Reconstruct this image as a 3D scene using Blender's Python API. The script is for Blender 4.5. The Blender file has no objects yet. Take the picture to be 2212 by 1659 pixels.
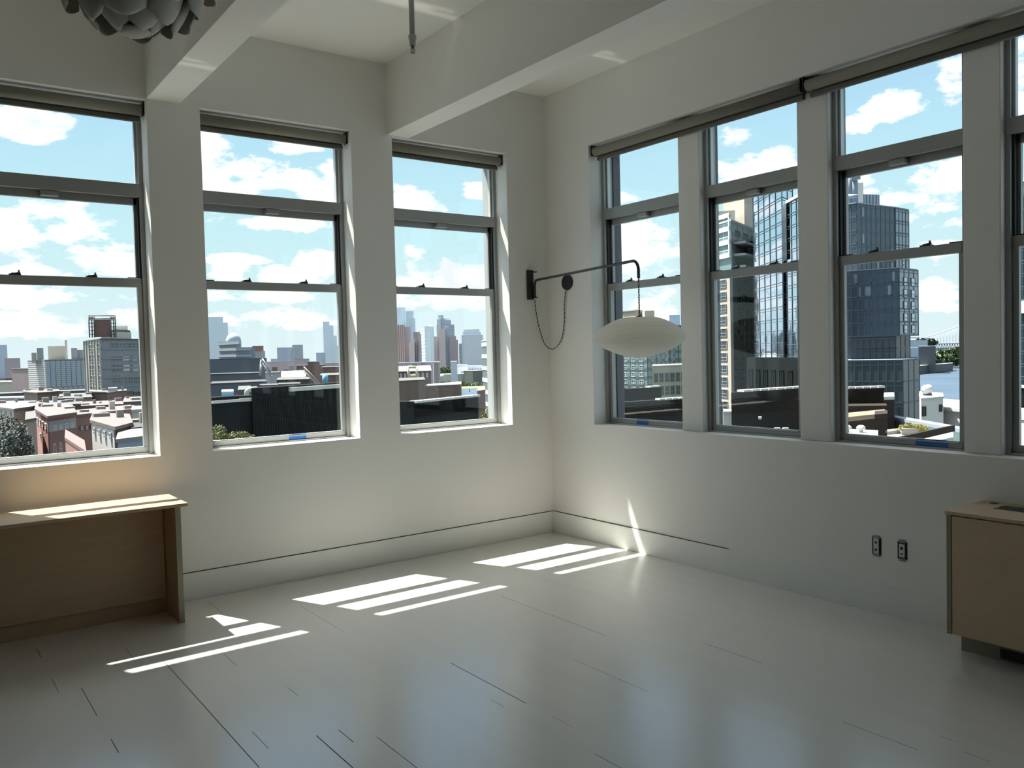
import bpy, bmesh, math, random
from mathutils import Vector, Matrix
R = math.radians
random.seed(7)
C = bpy.context.scene.collection
SC = bpy.context.scene

# ------------------------------------------------------------------ camera
CAM = Vector((-4.6342, -5.7384, 1.6))
YAW, PITCH, ROLL, FPX = R(36.2718), R(-2.1422), R(-1.4394), 1795.66
W, H = 2212, 1659
fwd = Vector((math.sin(YAW)*math.cos(PITCH), math.cos(YAW)*math.cos(PITCH), math.sin(PITCH)))
r0 = Vector((math.cos(YAW), -math.sin(YAW), 0)); u0 = r0.cross(fwd)
rgt = math.cos(ROLL)*r0 + math.sin(ROLL)*u0
upv = -math.sin(ROLL)*r0 + math.cos(ROLL)*u0
cd = bpy.data.cameras.new('camera'); cam = bpy.data.objects.new('camera', cd); C.objects.link(cam)
cd.sensor_fit = 'HORIZONTAL'; cd.sensor_width = 36; cd.lens = FPX/W*36; cd.clip_end = 20000; cd.clip_start = .05
m = Matrix((rgt, upv, -fwd)).transposed().to_4x4(); m.translation = CAM
cam.matrix_world = m
SC.camera = cam

# ------------------------------------------------------------------ view + render quality
SC.view_settings.view_transform = 'Standard'; SC.view_settings.look = 'None'
SC.view_settings.exposure = 0.0; SC.view_settings.gamma = 1.0; SC.view_settings.use_curve_mapping = False
cy = SC.cycles
cy.use_denoising = True
cy.use_adaptive_sampling = True; cy.adaptive_threshold = .03
cy.max_bounces = 12; cy.diffuse_bounces = 6; cy.glossy_bounces = 4; cy.transmission_bounces = 8; cy.transparent_max_bounces = 16
cy.caustics_reflective = False; cy.caustics_refractive = False
cy.sample_clamp_indirect = 6.0
cy.use_light_tree = True

# ------------------------------------------------------------------ sun
SUN = Vector((-0.20, 0.45, 1.0)).normalized()          # towards the sun
sd = bpy.data.lights.new('sun', 'SUN'); sd.energy = 20.0; sd.angle = R(0.53); sd.color = (1.0, .96, .89)
so = bpy.data.objects.new('sun', sd); C.objects.link(so)
so.rotation_euler = (-SUN).to_track_quat('-Z', 'Y').to_euler(); so.location = (0, 10, 30)

# added lamps stand in for sun bounced off the metal sills: one narrow collimated beam per sunny window
for gx0, gx1 in ((-4.34, -3.34), (-2.90, -1.91), (-1.46, -.48)):
    gd = bpy.data.lights.new('sill_glint_standin', 'AREA'); gd.shape = 'RECTANGLE'; gd.size = gx1-gx0; gd.size_y = .11; gd.energy = .09; gd.spread = R(1.6); gd.color = (1.0, .97, .90)
    go = bpy.data.objects.new('sill_glint_standin', gd); C.objects.link(go); go.location = ((gx0+gx1)/2, .196, 1.05)
    zz = -Vector((.20, -.45, 1.0)).normalized(); xx = (Vector((1, 0, 0)) - zz*zz.x).normalized(); yy = zz.cross(xx)
    mg = Matrix((xx, yy, zz)).transposed().to_4x4(); mg.translation = go.location; go.matrix_world = mg

# ------------------------------------------------------------------ pixel <-> place helpers (only to survey the view)
def pray(px, py):
    return fwd + (px - W/2)/FPX*rgt - (py - H/2)/FPX*upv
def horizon(px):
    lo, hi = 500., 1000.
    for _ in range(40):
        mid = (lo + hi)/2
        if pray(px, mid).z > 0: lo = mid
        else: hi = mid
    return lo
def G(px, d, z=0.):
    v = pray(px, horizon(px)); v = Vector((v.x, v.y, 0)).normalized()
    return Vector((CAM.x + v.x*d, CAM.y + v.y*d, z))
def Zp(px, py, d):
    v = pray(px, py); h = math.hypot(v.x, v.y)
    return CAM.z + v.z/h*d
def sdir(px, py):
    return pray(px, py).normalized()

# ------------------------------------------------------------------ sky
SKY_GAIN = 1.08
wd = bpy.data.worlds.new('sky'); SC.world = wd; wd.use_nodes = True
nt = wd.node_tree; nt.nodes.clear(); L = nt.links
def N(t, **kw):
    n = nt.nodes.new(t)
    for k, v in kw.items(): setattr(n, k, v)
    return n
def vmath(op, a, b=None):
    n = N('ShaderNodeVectorMath', operation=op)
    for i, x in enumerate((a, b)):
        if x is None: continue
        if isinstance(x, (tuple, Vector)): n.inputs[i].default_value = tuple(x)
        else: L.new(x, n.inputs[i])
    return n
def fmath(op, a, b=0., c=None, clamp=False):
    n = N('ShaderNodeMath', operation=op); n.use_clamp = clamp
    for i, x in enumerate((a, b, c)):
        if x is None: continue
        if isinstance(x, (int, float)): n.inputs[i].default_value = x
        else: L.new(x, n.inputs[i])
    return n.outputs[0]
tc = N('ShaderNodeTexCoord'); D = tc.outputs['Generated']
sep = N('ShaderNodeSeparateXYZ'); L.new(D, sep.inputs[0]); dz = sep.outputs[2]
ramp = N('ShaderNodeValToRGB'); L.new(dz, ramp.inputs[0])
e = ramp.color_ramp.elements
e[0].position = 0.0; e[0].color = (.84, .95, 1.0, 1)
e[1].position = 1.0; e[1].color = (.66, .68, .68, 1)
for p_, c_ in ((.05, (.78, .95, 1, 1)), (.14, (.64, .92, 1, 1)), (.24, (.52, .82, 1.0, 1)), (.32, (.44, .70, .98, 1)), (.42, (.44, .66, .93, 1)), (.62, (.62, .68, .74, 1))):
    q_ = e.new(p_); q_.color = c_
# cloud banks: directions of the cloud masses, horizontal radius, vertical radius
CL = [(10,470,.09,.03),(45,500,.10,.035),(150,500,.08,.035),(250,575,.05,.02),(30,265,.05,.022),(80,285,.04,.014),(140,265,.016,.012),
      (30,590,.06,.012),(150,610,.06,.012),(490,390,.08,.03),(600,400,.07,.025),(680,425,.06,.02),(450,330,.03,.03),(720,370,.02,.02),
      (640,312,.05,.012),(560,480,.12,.012),(505,590,.03,.015),(600,600,.05,.015),(690,565,.04,.02),(510,560,.04,.008),
      (870,440,.05,.02),(930,440,.03,.012),(1030,415,.022,.016),(880,600,.04,.02),(1000,600,.05,.02),(890,590,.02,.03),
      (1380,540,.05,.04),(1350,430,.03,.012),(1400,560,.06,.03),(1590,290,.035,.016),(1660,360,.06,.02),(1700,345,.03,.02),(1590,385,.05,.02),
      (1855,270,.035,.014),(1920,245,.035,.018),(1945,225,.02,.015),(2065,160,.02,.03),(2000,450,.05,.025),(2060,400,.05,.035),(2040,480,.05,.012),
      (1920,440,.03,.02),(2195,150,.03,.06),(2205,230,.02,.03),(2020,640,.06,.03),(2030,530,.03,.012),(1865,400,.03,.02),
      (250,700,.15,.02),(600,690,.15,.015),(960,650,.12,.012),(80,640,.12,.015),(900,640,.05,.02),(1380,660,.06,.03),(560,640,.07,.01)]
ns = N('ShaderNodeTexNoise'); ns.inputs['Scale'].default_value = 15; ns.inputs['Detail'].default_value = 10; ns.inputs['Roughness'].default_value = .62
mp = vmath('MULTIPLY', D, (1, 1, 2.2)); L.new(mp.outputs[0], ns.inputs['Vector'])
acc = None
for (px, py, a, b) in CL:
    c_ = sdir(px, py)
    s1 = vmath('SUBTRACT', D, c_); s2 = vmath('MULTIPLY', s1.outputs[0], (1/a, 1/a, 1/b)); s3 = vmath('DOT_PRODUCT', s2.outputs[0], s2.outputs[0])
    v_ = fmath('SUBTRACT', 1.25, s3.outputs['Value'])
    acc = v_ if acc is None else fmath('MAXIMUM', acc, v_)
# scattered cumulus everywhere else (seen only in reflections and as light)
n2 = N('ShaderNodeTexNoise'); n2.inputs['Scale'].default_value = 3.2; n2.inputs['Detail'].default_value = 7
L.new(mp.outputs[0], n2.inputs['Vector'])
bg = fmath('MULTIPLY_ADD', n2.outputs[0], 6.0, -3.6)
dotf = vmath('DOT_PRODUCT', D, fwd)
away = fmath('MULTIPLY_ADD', dotf.outputs['Value'], -4.0, 2.6, clamp=True)
bg = fmath('ADD', bg, fmath('MULTIPLY_ADD', away, 3.0, -3.0))
acc = fmath('MAXIMUM', fmath('MAXIMUM', acc, -2.0), bg)
den = fmath('ADD', acc, fmath('MULTIPLY_ADD', ns.outputs[0], 6.0, -3.35))
mr = N('ShaderNodeMapRange'); mr.interpolation_type = 'SMOOTHSTEP'
L.new(den, mr.inputs['Value']); mr.inputs['From Min'].default_value = .15; mr.inputs['From Max'].default_value = .75
n3 = N('ShaderNodeTexNoise'); n3.inputs['Scale'].default_value = 14; n3.inputs['Detail'].default_value = 5; L.new(mp.outputs[0], n3.inputs['Vector'])
cr = N('ShaderNodeValToRGB'); L.new(n3.outputs[0], cr.inputs[0])
cr.color_ramp.elements[0].position = .3; cr.color_ramp.elements[0].color = (.97, 1.0, 1.06, 1)
cr.color_ramp.elements[1].position = .5; cr.color_ramp.elements[1].color = (1.2, 1.2, 1.2, 1)
mx = N('ShaderNodeMixRGB'); L.new(mr.outputs[0], mx.inputs[0]); L.new(ramp.outputs[0], mx.inputs[1]); L.new(cr.outputs[0], mx.inputs[2])
# bright sky around the sun
sdot = vmath('DOT_PRODUCT', D, SUN)
glow = fmath('POWER', fmath('MAXIMUM', sdot.outputs['Value'], 0.), 7.0)
gl = fmath('MULTIPLY_ADD', glow, 9.0, 1.0)
up = N('ShaderNodeMapRange'); L.new(dz, up.inputs['Value']); up.inputs['From Min'].default_value = .40; up.inputs['From Max'].default_value = .75
up.inputs['To Min'].default_value = 0.; up.inputs['To Max'].default_value = 1.
gl2 = fmath('MULTIPLY_ADD', fmath('SUBTRACT', gl, 1.0), up.outputs[0], 1.0)
bgn = N('ShaderNodeBackground'); L.new(mx.outputs[0], bgn.inputs[0]); L.new(fmath('MULTIPLY', gl2, SKY_GAIN), bgn.inputs[1])
wo = N('ShaderNodeOutputWorld'); L.new(bgn.outputs[0], wo.inputs[0])
wd.cycles.sampling_method = 'MANUAL'; wd.cycles.sample_map_resolution = 1024

# ------------------------------------------------------------------ materials
def mat(name, col, rough=.6, metal=0., spec=.5, noise=0., nscale=8., bump=0., bscale=60., trans=0.):
    mt = bpy.data.materials.new(name); mt.use_nodes = True; t = mt.node_tree
    b = t.nodes['Principled BSDF']
    b.inputs['Base Color'].default_value = (*col, 1); b.inputs['Roughness'].default_value = rough; b.inputs['Metallic'].default_value = metal
    b.inputs['Specular IOR Level'].default_value = spec
    t_c = t.nodes.new('ShaderNodeTexCoord')
    if noise:
        n = t.nodes.new('ShaderNodeTexNoise'); n.inputs['Scale'].default_value = nscale; n.inputs['Detail'].default_value = 6
        t.links.new(t_c.outputs['Object'], n.inputs['Vector'])
        mxx = t.nodes.new('ShaderNodeMixRGB'); mxx.inputs[1].default_value = (*[c*(1-noise) for c in col], 1)
        mxx.inputs[2].default_value = (*[min(1, c*(1+noise)) for c in col], 1)
        t.links.new(n.outputs[0], mxx.inputs[0]); t.links.new(mxx.outputs[0], b.inputs['Base Color'])
    if bump:
        n = t.nodes.new('ShaderNodeTexNoise'); n.inputs['Scale'].default_value = bscale; n.inputs['Detail'].default_value = 4
        t.links.new(t_c.outputs['Object'], n.inputs['Vector'])
        bp = t.nodes.new('ShaderNodeBump'); bp.inputs['Strength'].default_value = bump; bp.inputs['Distance'].default_value = .002
        t.links.new(n.outputs[0], bp.inputs['Height']); t.links.new(bp.outputs[0], b.inputs['Normal'])
    if trans:
        tr = t.nodes.new('ShaderNodeBsdfTranslucent'); tr.inputs[0].default_value = (*col, 1)
        ms = t.nodes.new('ShaderNodeMixShader'); ms.inputs[0].default_value = trans
        t.links.new(b.outputs[0], ms.inputs[1]); t.links.new(tr.outputs[0], ms.inputs[2])
        t.links.new(ms.outputs[0], t.nodes['Material Output'].inputs[0])
    return mt
def glass_mat(name, tint=(.95, .97, .96), refl=1.0):
    mt = bpy.data.materials.new(name); mt.use_nodes = True; t = mt.node_tree; t.nodes.clear()
    tr = t.nodes.new('ShaderNodeBsdfTransparent'); tr.inputs[0].default_value = (*tint, 1)
    gl_ = t.nodes.new('ShaderNodeBsdfGlossy'); gl_.inputs['Roughness'].default_value = .02
    ge = t.nodes.new('ShaderNodeNewGeometry'); dt = t.nodes.new('ShaderNodeVectorMath'); dt.operation = 'DOT_PRODUCT'
    t.links.new(ge.outputs['Incoming'], dt.inputs[0]); t.links.new(ge.outputs['Normal'], dt.inputs[1])
    last = dt.outputs['Value']                               # Schlick: .03 + .97 (1-|cos|)^5
    for op, b_ in (('ABSOLUTE', 0), ('MULTIPLY_ADD', -1.0), ('POWER', 5.0), ('MULTIPLY_ADD', .97*refl)):
        mm = t.nodes.new('ShaderNodeMath'); mm.operation = op; t.links.new(last, mm.inputs[0])
        if op != 'ABSOLUTE': mm.inputs[1].default_value = b_
        if op == 'MULTIPLY_ADD': mm.inputs[2].default_value = 1.0 if b_ < 0 else .03*refl
        last = mm.outputs[0]
    ms = t.nodes.new('ShaderNodeMixShader'); o = t.nodes.new('ShaderNodeOutputMaterial')
    t.links.new(last, ms.inputs[0]); t.links.new(tr.outputs[0], ms.inputs[1]); t.links.new(gl_.outputs[0], ms.inputs[2]); t.links.new(ms.outputs[0], o.inputs[0])
    return mt
def wood_mat(name, c1, c2, scale=(3, 3, 30), rough=.45):
    mt = mat(name, c1, rough); t = mt.node_tree; b = t.nodes['Principled BSDF']
    t_c = t.nodes.new('ShaderNodeTexCoord'); mp_ = t.nodes.new('ShaderNodeMapping'); mp_.inputs['Scale'].default_value = scale
    n = t.nodes.new('ShaderNodeTexNoise'); n.inputs['Scale'].default_value = 1.6; n.inputs['Detail'].default_value = 8; n.inputs['Distortion'].default_value = .6
    mxx = t.nodes.new('ShaderNodeMixRGB'); mxx.inputs[1].default_value = (*c1, 1); mxx.inputs[2].default_value = (*c2, 1)
    t.links.new(t_c.outputs['Object'], mp_.inputs[0]); t.links.new(mp_.outputs[0], n.inputs['Vector'])
    t.links.new(n.outputs[0], mxx.inputs[0]); t.links.new(mxx.outputs[0], b.inputs['Base Color'])
    return mt
M = {}
M['wall'] = mat('painted_plaster', (.82, .805, .77), .75, noise=.02, nscale=1.5, bump=.15, bscale=120)
M['back'] = mat('taupe_painted_wall', (.20, .19, .175), .8)
M['ceil'] = mat('painted_ceiling', (.85, .835, .79), .8)
M['trimw'] = mat('white_trim_paint', (.80, .80, .77), .45)
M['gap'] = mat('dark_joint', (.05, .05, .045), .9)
M['alu'] = mat('grey_aluminium', (.36, .37, .36), .42, metal=.25)
M['alu_lt'] = mat('light_aluminium', (.62, .63, .61), .35, metal=.3)
M['black_rub'] = mat('black_gasket', (.02, .02, .022), .6)
M['glass'] = glass_mat('window_glass')
M['shade'] = mat('beige_roller_fabric', (.25, .235, .195), .9, noise=.04, nscale=200)
M['shade_hem'] = mat('roller_hem', (.15, .145, .12), .8)
M['blackm'] = mat('matte_black_steel', (.018, .018, .018), .45)
M['cord'] = mat('black_cloth_cord', (.02, .02, .02), .8)
M['cordw'] = mat('white_cloth_cord', (.5, .5, .47), .8)
M['saucer'] = mat('ribbed_white_polymer', (.92, .90, .84), .65, trans=.75, noise=.03, nscale=20)
M['petal'] = mat('white_petal_plastic', (.55, .54, .49), .5, trans=.15)
M['pipe'] = mat('white_painted_pipe', (.42, .42, .38), .6)
M['brass'] = mat('dull_brass', (.14, .11, .06), .4, metal=.8)
M['wood_dk'] = wood_mat('birch_plywood_warm', (.43, .29, .165), (.53, .37, .22))
M['wood_lt'] = wood_mat('maple_veneer', (.50, .355, .225), (.58, .43, .29))
M['edge'] = mat('plywood_edge', (.25, .23, .165), .6)
M['steel'] = mat('satin_steel_grille', (.25, .27, .28), .4, metal=.7)
M['tape'] = mat('blue_masking_tape', (.01, .14, .50), .6, noise=.05, nscale=90)
M['device'] = mat('white_device_plastic', (.62, .62, .58), .4)
M['slate'] = mat('shaded_outer_masonry', (.10, .11, .125), .7)  # outer masonry darkened: the shade on this side is put into the colour
M['brickg'] = mat('grey_exterior_masonry', (.36, .36, .35), .8, noise=.1, nscale=6)

def floor_material():
    mt = mat('grey_painted_floorboards', (.74, .73, .69), .30, spec=.9); t = mt.node_tree; b = t.nodes['Principled BSDF']
    t_c = t.nodes.new('ShaderNodeTexCoord')
    n = t.nodes.new('ShaderNodeTexNoise'); n.inputs['Scale'].default_value = 1.2; n.inputs['Detail'].default_value = 5
    mp_ = t.nodes.new('ShaderNodeMapping'); mp_.inputs['Scale'].default_value = (6, .5, 1)
    t.links.new(t_c.outputs['Object'], mp_.inputs[0]); t.links.new(mp_.outputs[0], n.inputs['Vector'])
    mxx = t.nodes.new('ShaderNodeMixRGB'); mxx.inputs[1].default_value = (.72, .70, .655, 1); mxx.inputs[2].default_value = (.78, .76, .71, 1)
    t.links.new(n.outputs[0], mxx.inputs[0]); t.links.new(mxx.outputs[0], b.inputs['Base Color'])
    b.inputs['Coat Weight'].default_value = .7; b.inputs['Coat Roughness'].default_value = .22; b.inputs['Coat IOR'].default_value = 1.6
    # faint cupping of the boards across x
    wv = t.nodes.new('ShaderNodeTexWave'); wv.wave_type = 'BANDS'; wv.bands_direction = 'X'; wv.inputs['Scale'].default_value = 1.9; wv.inputs['Distortion'].default_value = .0
    bp = t.nodes.new('ShaderNodeBump'); bp.inputs['Strength'].default_value = .06; bp.inputs['Distance'].default_value = .01
    t.links.new(t_c.outputs['Object'], wv.inputs['Vector']); t.links.new(wv.outputs[0], bp.inputs['Height']); t.links.new(bp.outputs[0], b.inputs['Normal'])
    r2 = t.nodes.new('ShaderNodeTexNoise'); r2.inputs['Scale'].default_value = 3; r2.inputs['Detail'].default_value = 6
    t.links.new(t_c.outputs['Object'], r2.inputs['Vector'])
    mr_ = t.nodes.new('ShaderNodeMapRange'); mr_.inputs['To Min'].default_value = .23; mr_.inputs['To Max'].default_value = .27
    t.links.new(r2.outputs[0], mr_.inputs[0]); t.links.new(mr_.outputs[0], b.inputs['Roughness'])
    return mt
M['floor'] = floor_material()

# ------------------------------------------------------------------ mesh helpers
class MB:
    def __init__(s): s.bm = bmesh.new(); s.mi = 0
    def box(s, x0, x1, y0, y1, z0, z1, mi=0):
        vs = [s.bm.verts.new(p) for p in ((x0,y0,z0),(x1,y0,z0),(x1,y1,z0),(x0,y1,z0),(x0,y0,z1),(x1,y0,z1),(x1,y1,z1),(x0,y1,z1))]
        for f in ((3,2,1,0),(4,5,6,7),(0,1,5,4),(1,2,6,5),(2,3,7,6),(3,0,4,7)):
            fc = s.bm.faces.new([vs[i] for i in f]); fc.material_index = mi
        return s
    def prism(s, pts, z0, z1, mi=0):
        """pts: plan polygon; z0/z1 numbers or per-point lists"""
        n = len(pts); a = [z0]*n if isinstance(z0, (int, float)) else z0; b = [z1]*n if isinstance(z1, (int, float)) else z1
        lo = [s.bm.verts.new((p[0], p[1], a[i])) for i, p in enumerate(pts)]; hi = [s.bm.verts.new((p[0], p[1], b[i])) for i, p in enumerate(pts)]
        fs = [s.bm.faces.new(hi), s.bm.faces.new(lo[::-1])]
        for i in range(n):
            j = (i+1) % n; fs.append(s.bm.faces.new((lo[i], lo[j], hi[j], hi[i])))
        for f in fs: f.material_index = mi
        return s
    def tube(s, pts, r, seg=10, mi=0, caps=True, closed=False):
        pts = [Vector(p) for p in pts]; n = len(pts); rings = []
        rr = [r]*n if isinstance(r, (int, float)) else r
        prev = None
        for i, p in enumerate(pts):
            t = (pts[min(i+1, n-1)] - pts[max(i-1, 0)]).normalized()
            if prev is None:
                a = Vector((0, 0, 1)) if abs(t.z) < .9 else Vector((1, 0, 0)); a = (a - a.dot(t)*t).normalized()
            else:
                a = (prev - prev.dot(t)*t)
                a = a.normalized() if a.length > 1e-6 else prev
            prev = a; b = t.cross(a)
            rings.append([s.bm.verts.new(p + rr[i]*(math.cos(2*math.pi*k/seg)*a + math.sin(2*math.pi*k/seg)*b)) for k in range(seg)])
        for i in range(n-1):
            for k in range(seg):
                f = s.bm.faces.new((rings[i][k], rings[i][(k+1) % seg], rings[i+1][(k+1) % seg], rings[i+1][k])); f.material_index = mi; f.smooth = True
        if caps:
            s.bm.faces.new(rings[0][::-1]).material_index = mi; s.bm.faces.new(rings[-1]).material_index = mi
        return s
    def cyl(s, c, ax, r, l, seg=24, mi=0):
        c = Vector(c); ax = Vector(ax).normalized()
        return s.tube([c, c + ax*l], r, seg, mi)
    def lathe(s, c, prof, seg=48, mi=0, smooth=True):
        c = Vector(c); rings = []
        for (r, z) in prof:
            if r < 1e-5: rings.append([s.bm.verts.new(c + Vector((0, 0, z)))])
            else: rings.append([s.bm.verts.new(c + Vector((r*math.cos(2*math.pi*k/seg), r*math.sin(2*math.pi*k/seg), z))) for k in range(seg)])
        for a, b in zip(rings[:-1], rings[1:]):
            for k in range(seg):
                k2 = (k+1) % seg
                if len(a) == 1 and len(b) == 1: continue
                if len(a) == 1: f = s.bm.faces.new((a[0], b[k2], b[k]))
                elif len(b) == 1: f = s.bm.faces.new((a[k], a[k2], b[0]))
                else: f = s.bm.faces.new((a[k], a[k2], b[k2], b[k]))
                f.material_index = mi; f.smooth = smooth
        return s
    def build(s, name, mats, parent=None, bevel=0., loc=None):
        bmesh.ops.recalc_face_normals(s.bm, faces=s.bm.faces[:])
        me = bpy.data.meshes.new(name); s.bm.to_mesh(me); s.bm.free()
        for m_ in (mats if isinstance(mats, (list, tuple)) else [mats]): me.materials.append(m_)
        o = bpy.data.objects.new(name, me); C.objects.link(o)
        if parent: o.parent = parent
        if loc: o.location = loc
        if bevel:
            bv = o.modifiers.new('bevel', 'BEVEL'); bv.width = bevel; bv.segments = 2; bv.limit_method = 'ANGLE'; bv.angle_limit = R(40)
        return o
def tag(o, label=None, cat=None, group=None, kind=None):
    if label: o['label'] = label
    if cat: o['category'] = cat
    if group: o['group'] = group
    if kind: o['kind'] = kind
    return o
def empty(name, loc=(0, 0, 0), rz=0., **kw):
    o = bpy.data.objects.new(name, None); C.objects.link(o); o.location = loc; o.rotation_euler.z = rz; o.empty_display_size = .2
    return tag(o, **kw)
def struct(mb, name, mats, **kw):
    o = mb.build(name, mats, **kw); o['kind'] = 'structure'; return o

# ------------------------------------------------------------------ room shell
ZS, ZT, ZC, ZB = .985, 3.29, 3.832, 3.297
XW, YW = -9.6, -8.8                 # far left wall, wall behind the camera
TI, TO = .24, .32                   # inner and outer wall layers
WA = [(-1.514, -.427), (-2.954, -1.859), (-4.386, -3.291)]
fl = struct(MB().box(XW-.3, .24, YW-.3, .24, -.3, 0), 'floor', M['floor'])
def inlay(p0, p1, w):
    a, b = Vector(p0), Vector(p1); d = (b-a).normalized(); n = Vector((-d.y, d.x))*w/2
    return [a+n, b+n, b-n, a-n]
GAPS = [(360,1430,555,1659,.0035),(972,1432,1138,1519,.0035),(683,1589,763,1659,.004),(732,1577,763,1603,.003),(813,1592,902,1659,.0025),
        (175,1486,210,1546,.003),(240,1597,256,1626,.003),(80,1402,88,1420,.003),(112,1464,126,1496,.002),(483,1413,513,1439,.002),
        (545,1580,580,1617,.002),(620,1485,645,1503,.002),(1082,1288,1310,1373,.0018),(1520,1391,1650,1432,.0018),(1060,1510,1090,1528,.001),
        (1820,1560,1985,1620,.002),(1238,1424,1400,1495,.0012),(270,1400,291,1425,.002),(1285,1628,1340,1659,.0018),(2080,1625,2140,1645,.001),
        (655,1308,735,1366,.0014),(480,1323,450,1300,.0015),(1190,1548,1240,1570,.0008),(1780,1293,1830,1305,.003),(2030,1590,2070,1603,.0008),(890,1360,815,1368,.0001)]
def floor_pt(px, py):
    v = pray(px, py); t = -CAM.z/v.z; return Vector((CAM.x + v.x*t, CAM.y + v.y*t))
for (a, b, c, d, w) in GAPS[:-1]:
    p, q = floor_pt(a, b), floor_pt(c, d)
    xm = (p.x + q.x)/2                                   # boards run along y
    if abs(xm) < .05: continue
    mb = MB(); mb.box(xm-w/2, xm+w/2, min(p.y, q.y), max(p.y, q.y), -.002, .0004)
    mb.build('board_gap', M['gap'], fl)
struct(MB().box(XW-.3, TO, YW-.3, TO, ZC, ZC+.3), 'ceiling', M['ceil'])

def wall_open(mb, axis, lo, hi, t0, t1, opens, zs, zt, z0, z1):
    """a wall layer lo..hi along its axis with rectangular openings"""
    def bx(a, b, za, zb):
        if b-a < 1e-4 or zb-za < 1e-4: return
        if axis == 'x': mb.box(a, b, t0, t1, za, zb)
        else: mb.box(t0, t1, a, b, za, zb)
    bx(lo, hi, z0, zs); bx(lo, hi, zt, z1)
    cur = lo
    for a, b in sorted(opens):
        bx(cur, a, zs, zt); cur = b
    bx(cur, hi, zs, zt)
mb = MB(); wall_open(mb, 'x', XW-.3, 0., 0., TI, WA, ZS, ZT, -.3, ZC+.3); struct(mb, 'wall_left', M['wall'])
mb = MB(); wall_open(mb, 'x', XW-.3, TO, TI, TO, [(a, b-.03 if b > -1 else b) for a, b in WA], ZS-.03, 3.252, -.3, ZC+.3); struct(mb, 'wall_left_outer', M['brickg'])
# right wall: one long recess, slim pillars between its windows
PIL = [(-1.662, -1.457), (-2.699, -2.476), (-3.712, -3.517), (-4.745, -4.545), (-5.775, -5.575), (-6.805, -6.605)]
REC = (-7.80, -.567)
mb = MB(); wall_open(mb, 'y', YW-.3, 0., 0., .09, [REC], ZS, ZT, -.3, ZC+.3)
wall_open(mb, 'y', YW-.3, 0., .09, TI, [REC], ZS, ZT, -.3, ZC+.3); mb.box(0, TI, 0, TI, -.3, ZC+.3)
struct(mb, 'wall_right', M['wall'])
BO = []
edges = [-.567] + [v for p in PIL for v in (p[1], p[0])] + [-7.80]
for i in range(0, len(edges), 2): BO.append((edges[i+1], edges[i]))
mb = MB(); wall_open(mb, 'y', YW-.3, TI, TI, TO, [(a-.02, b-.035 if b > -1 else b+.02) for a, b in BO], ZS-.03, 3.252, -.3, ZC+.3); struct(mb, 'wall_right_outer', M['slate'])
for (a, b) in PIL: struct(MB().box(.09, TI, a, b, ZS, ZT), 'pillar', M['wall'], bevel=.006)
struct(MB().box(XW-.3, XW, YW-.3, TI, -.3, ZC+.3), 'wall_far_left', M['back'])
struct(MB().box(XW-.3, TO, YW-.3, YW, -.3, ZC+.3), 'wall_behind', M['back'])
for (a, b) in ((-3.288, -3.082), (-1.555, -1.363), (-5.02, -4.815), (-6.75, -6.545), (-8.48, -8.275)):
    struct(MB().box(a, b, YW, 0, ZB, ZC+.02), 'ceiling_beam', M['wall'])
# skirting: proud board with a joint above it, the gap's shadow painted as a dark strip
def skirt(name, bx, jx):
    o = struct(MB().box(*bx), name, M['trimw'], bevel=.002)
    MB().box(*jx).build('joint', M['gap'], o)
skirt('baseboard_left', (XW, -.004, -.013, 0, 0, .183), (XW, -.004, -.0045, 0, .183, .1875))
skirt('baseboard_right', (-.013, 0, YW, -.013, 0, .183), (-.0045, 0, -1.95, -.0045, .183, .1875))

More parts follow.
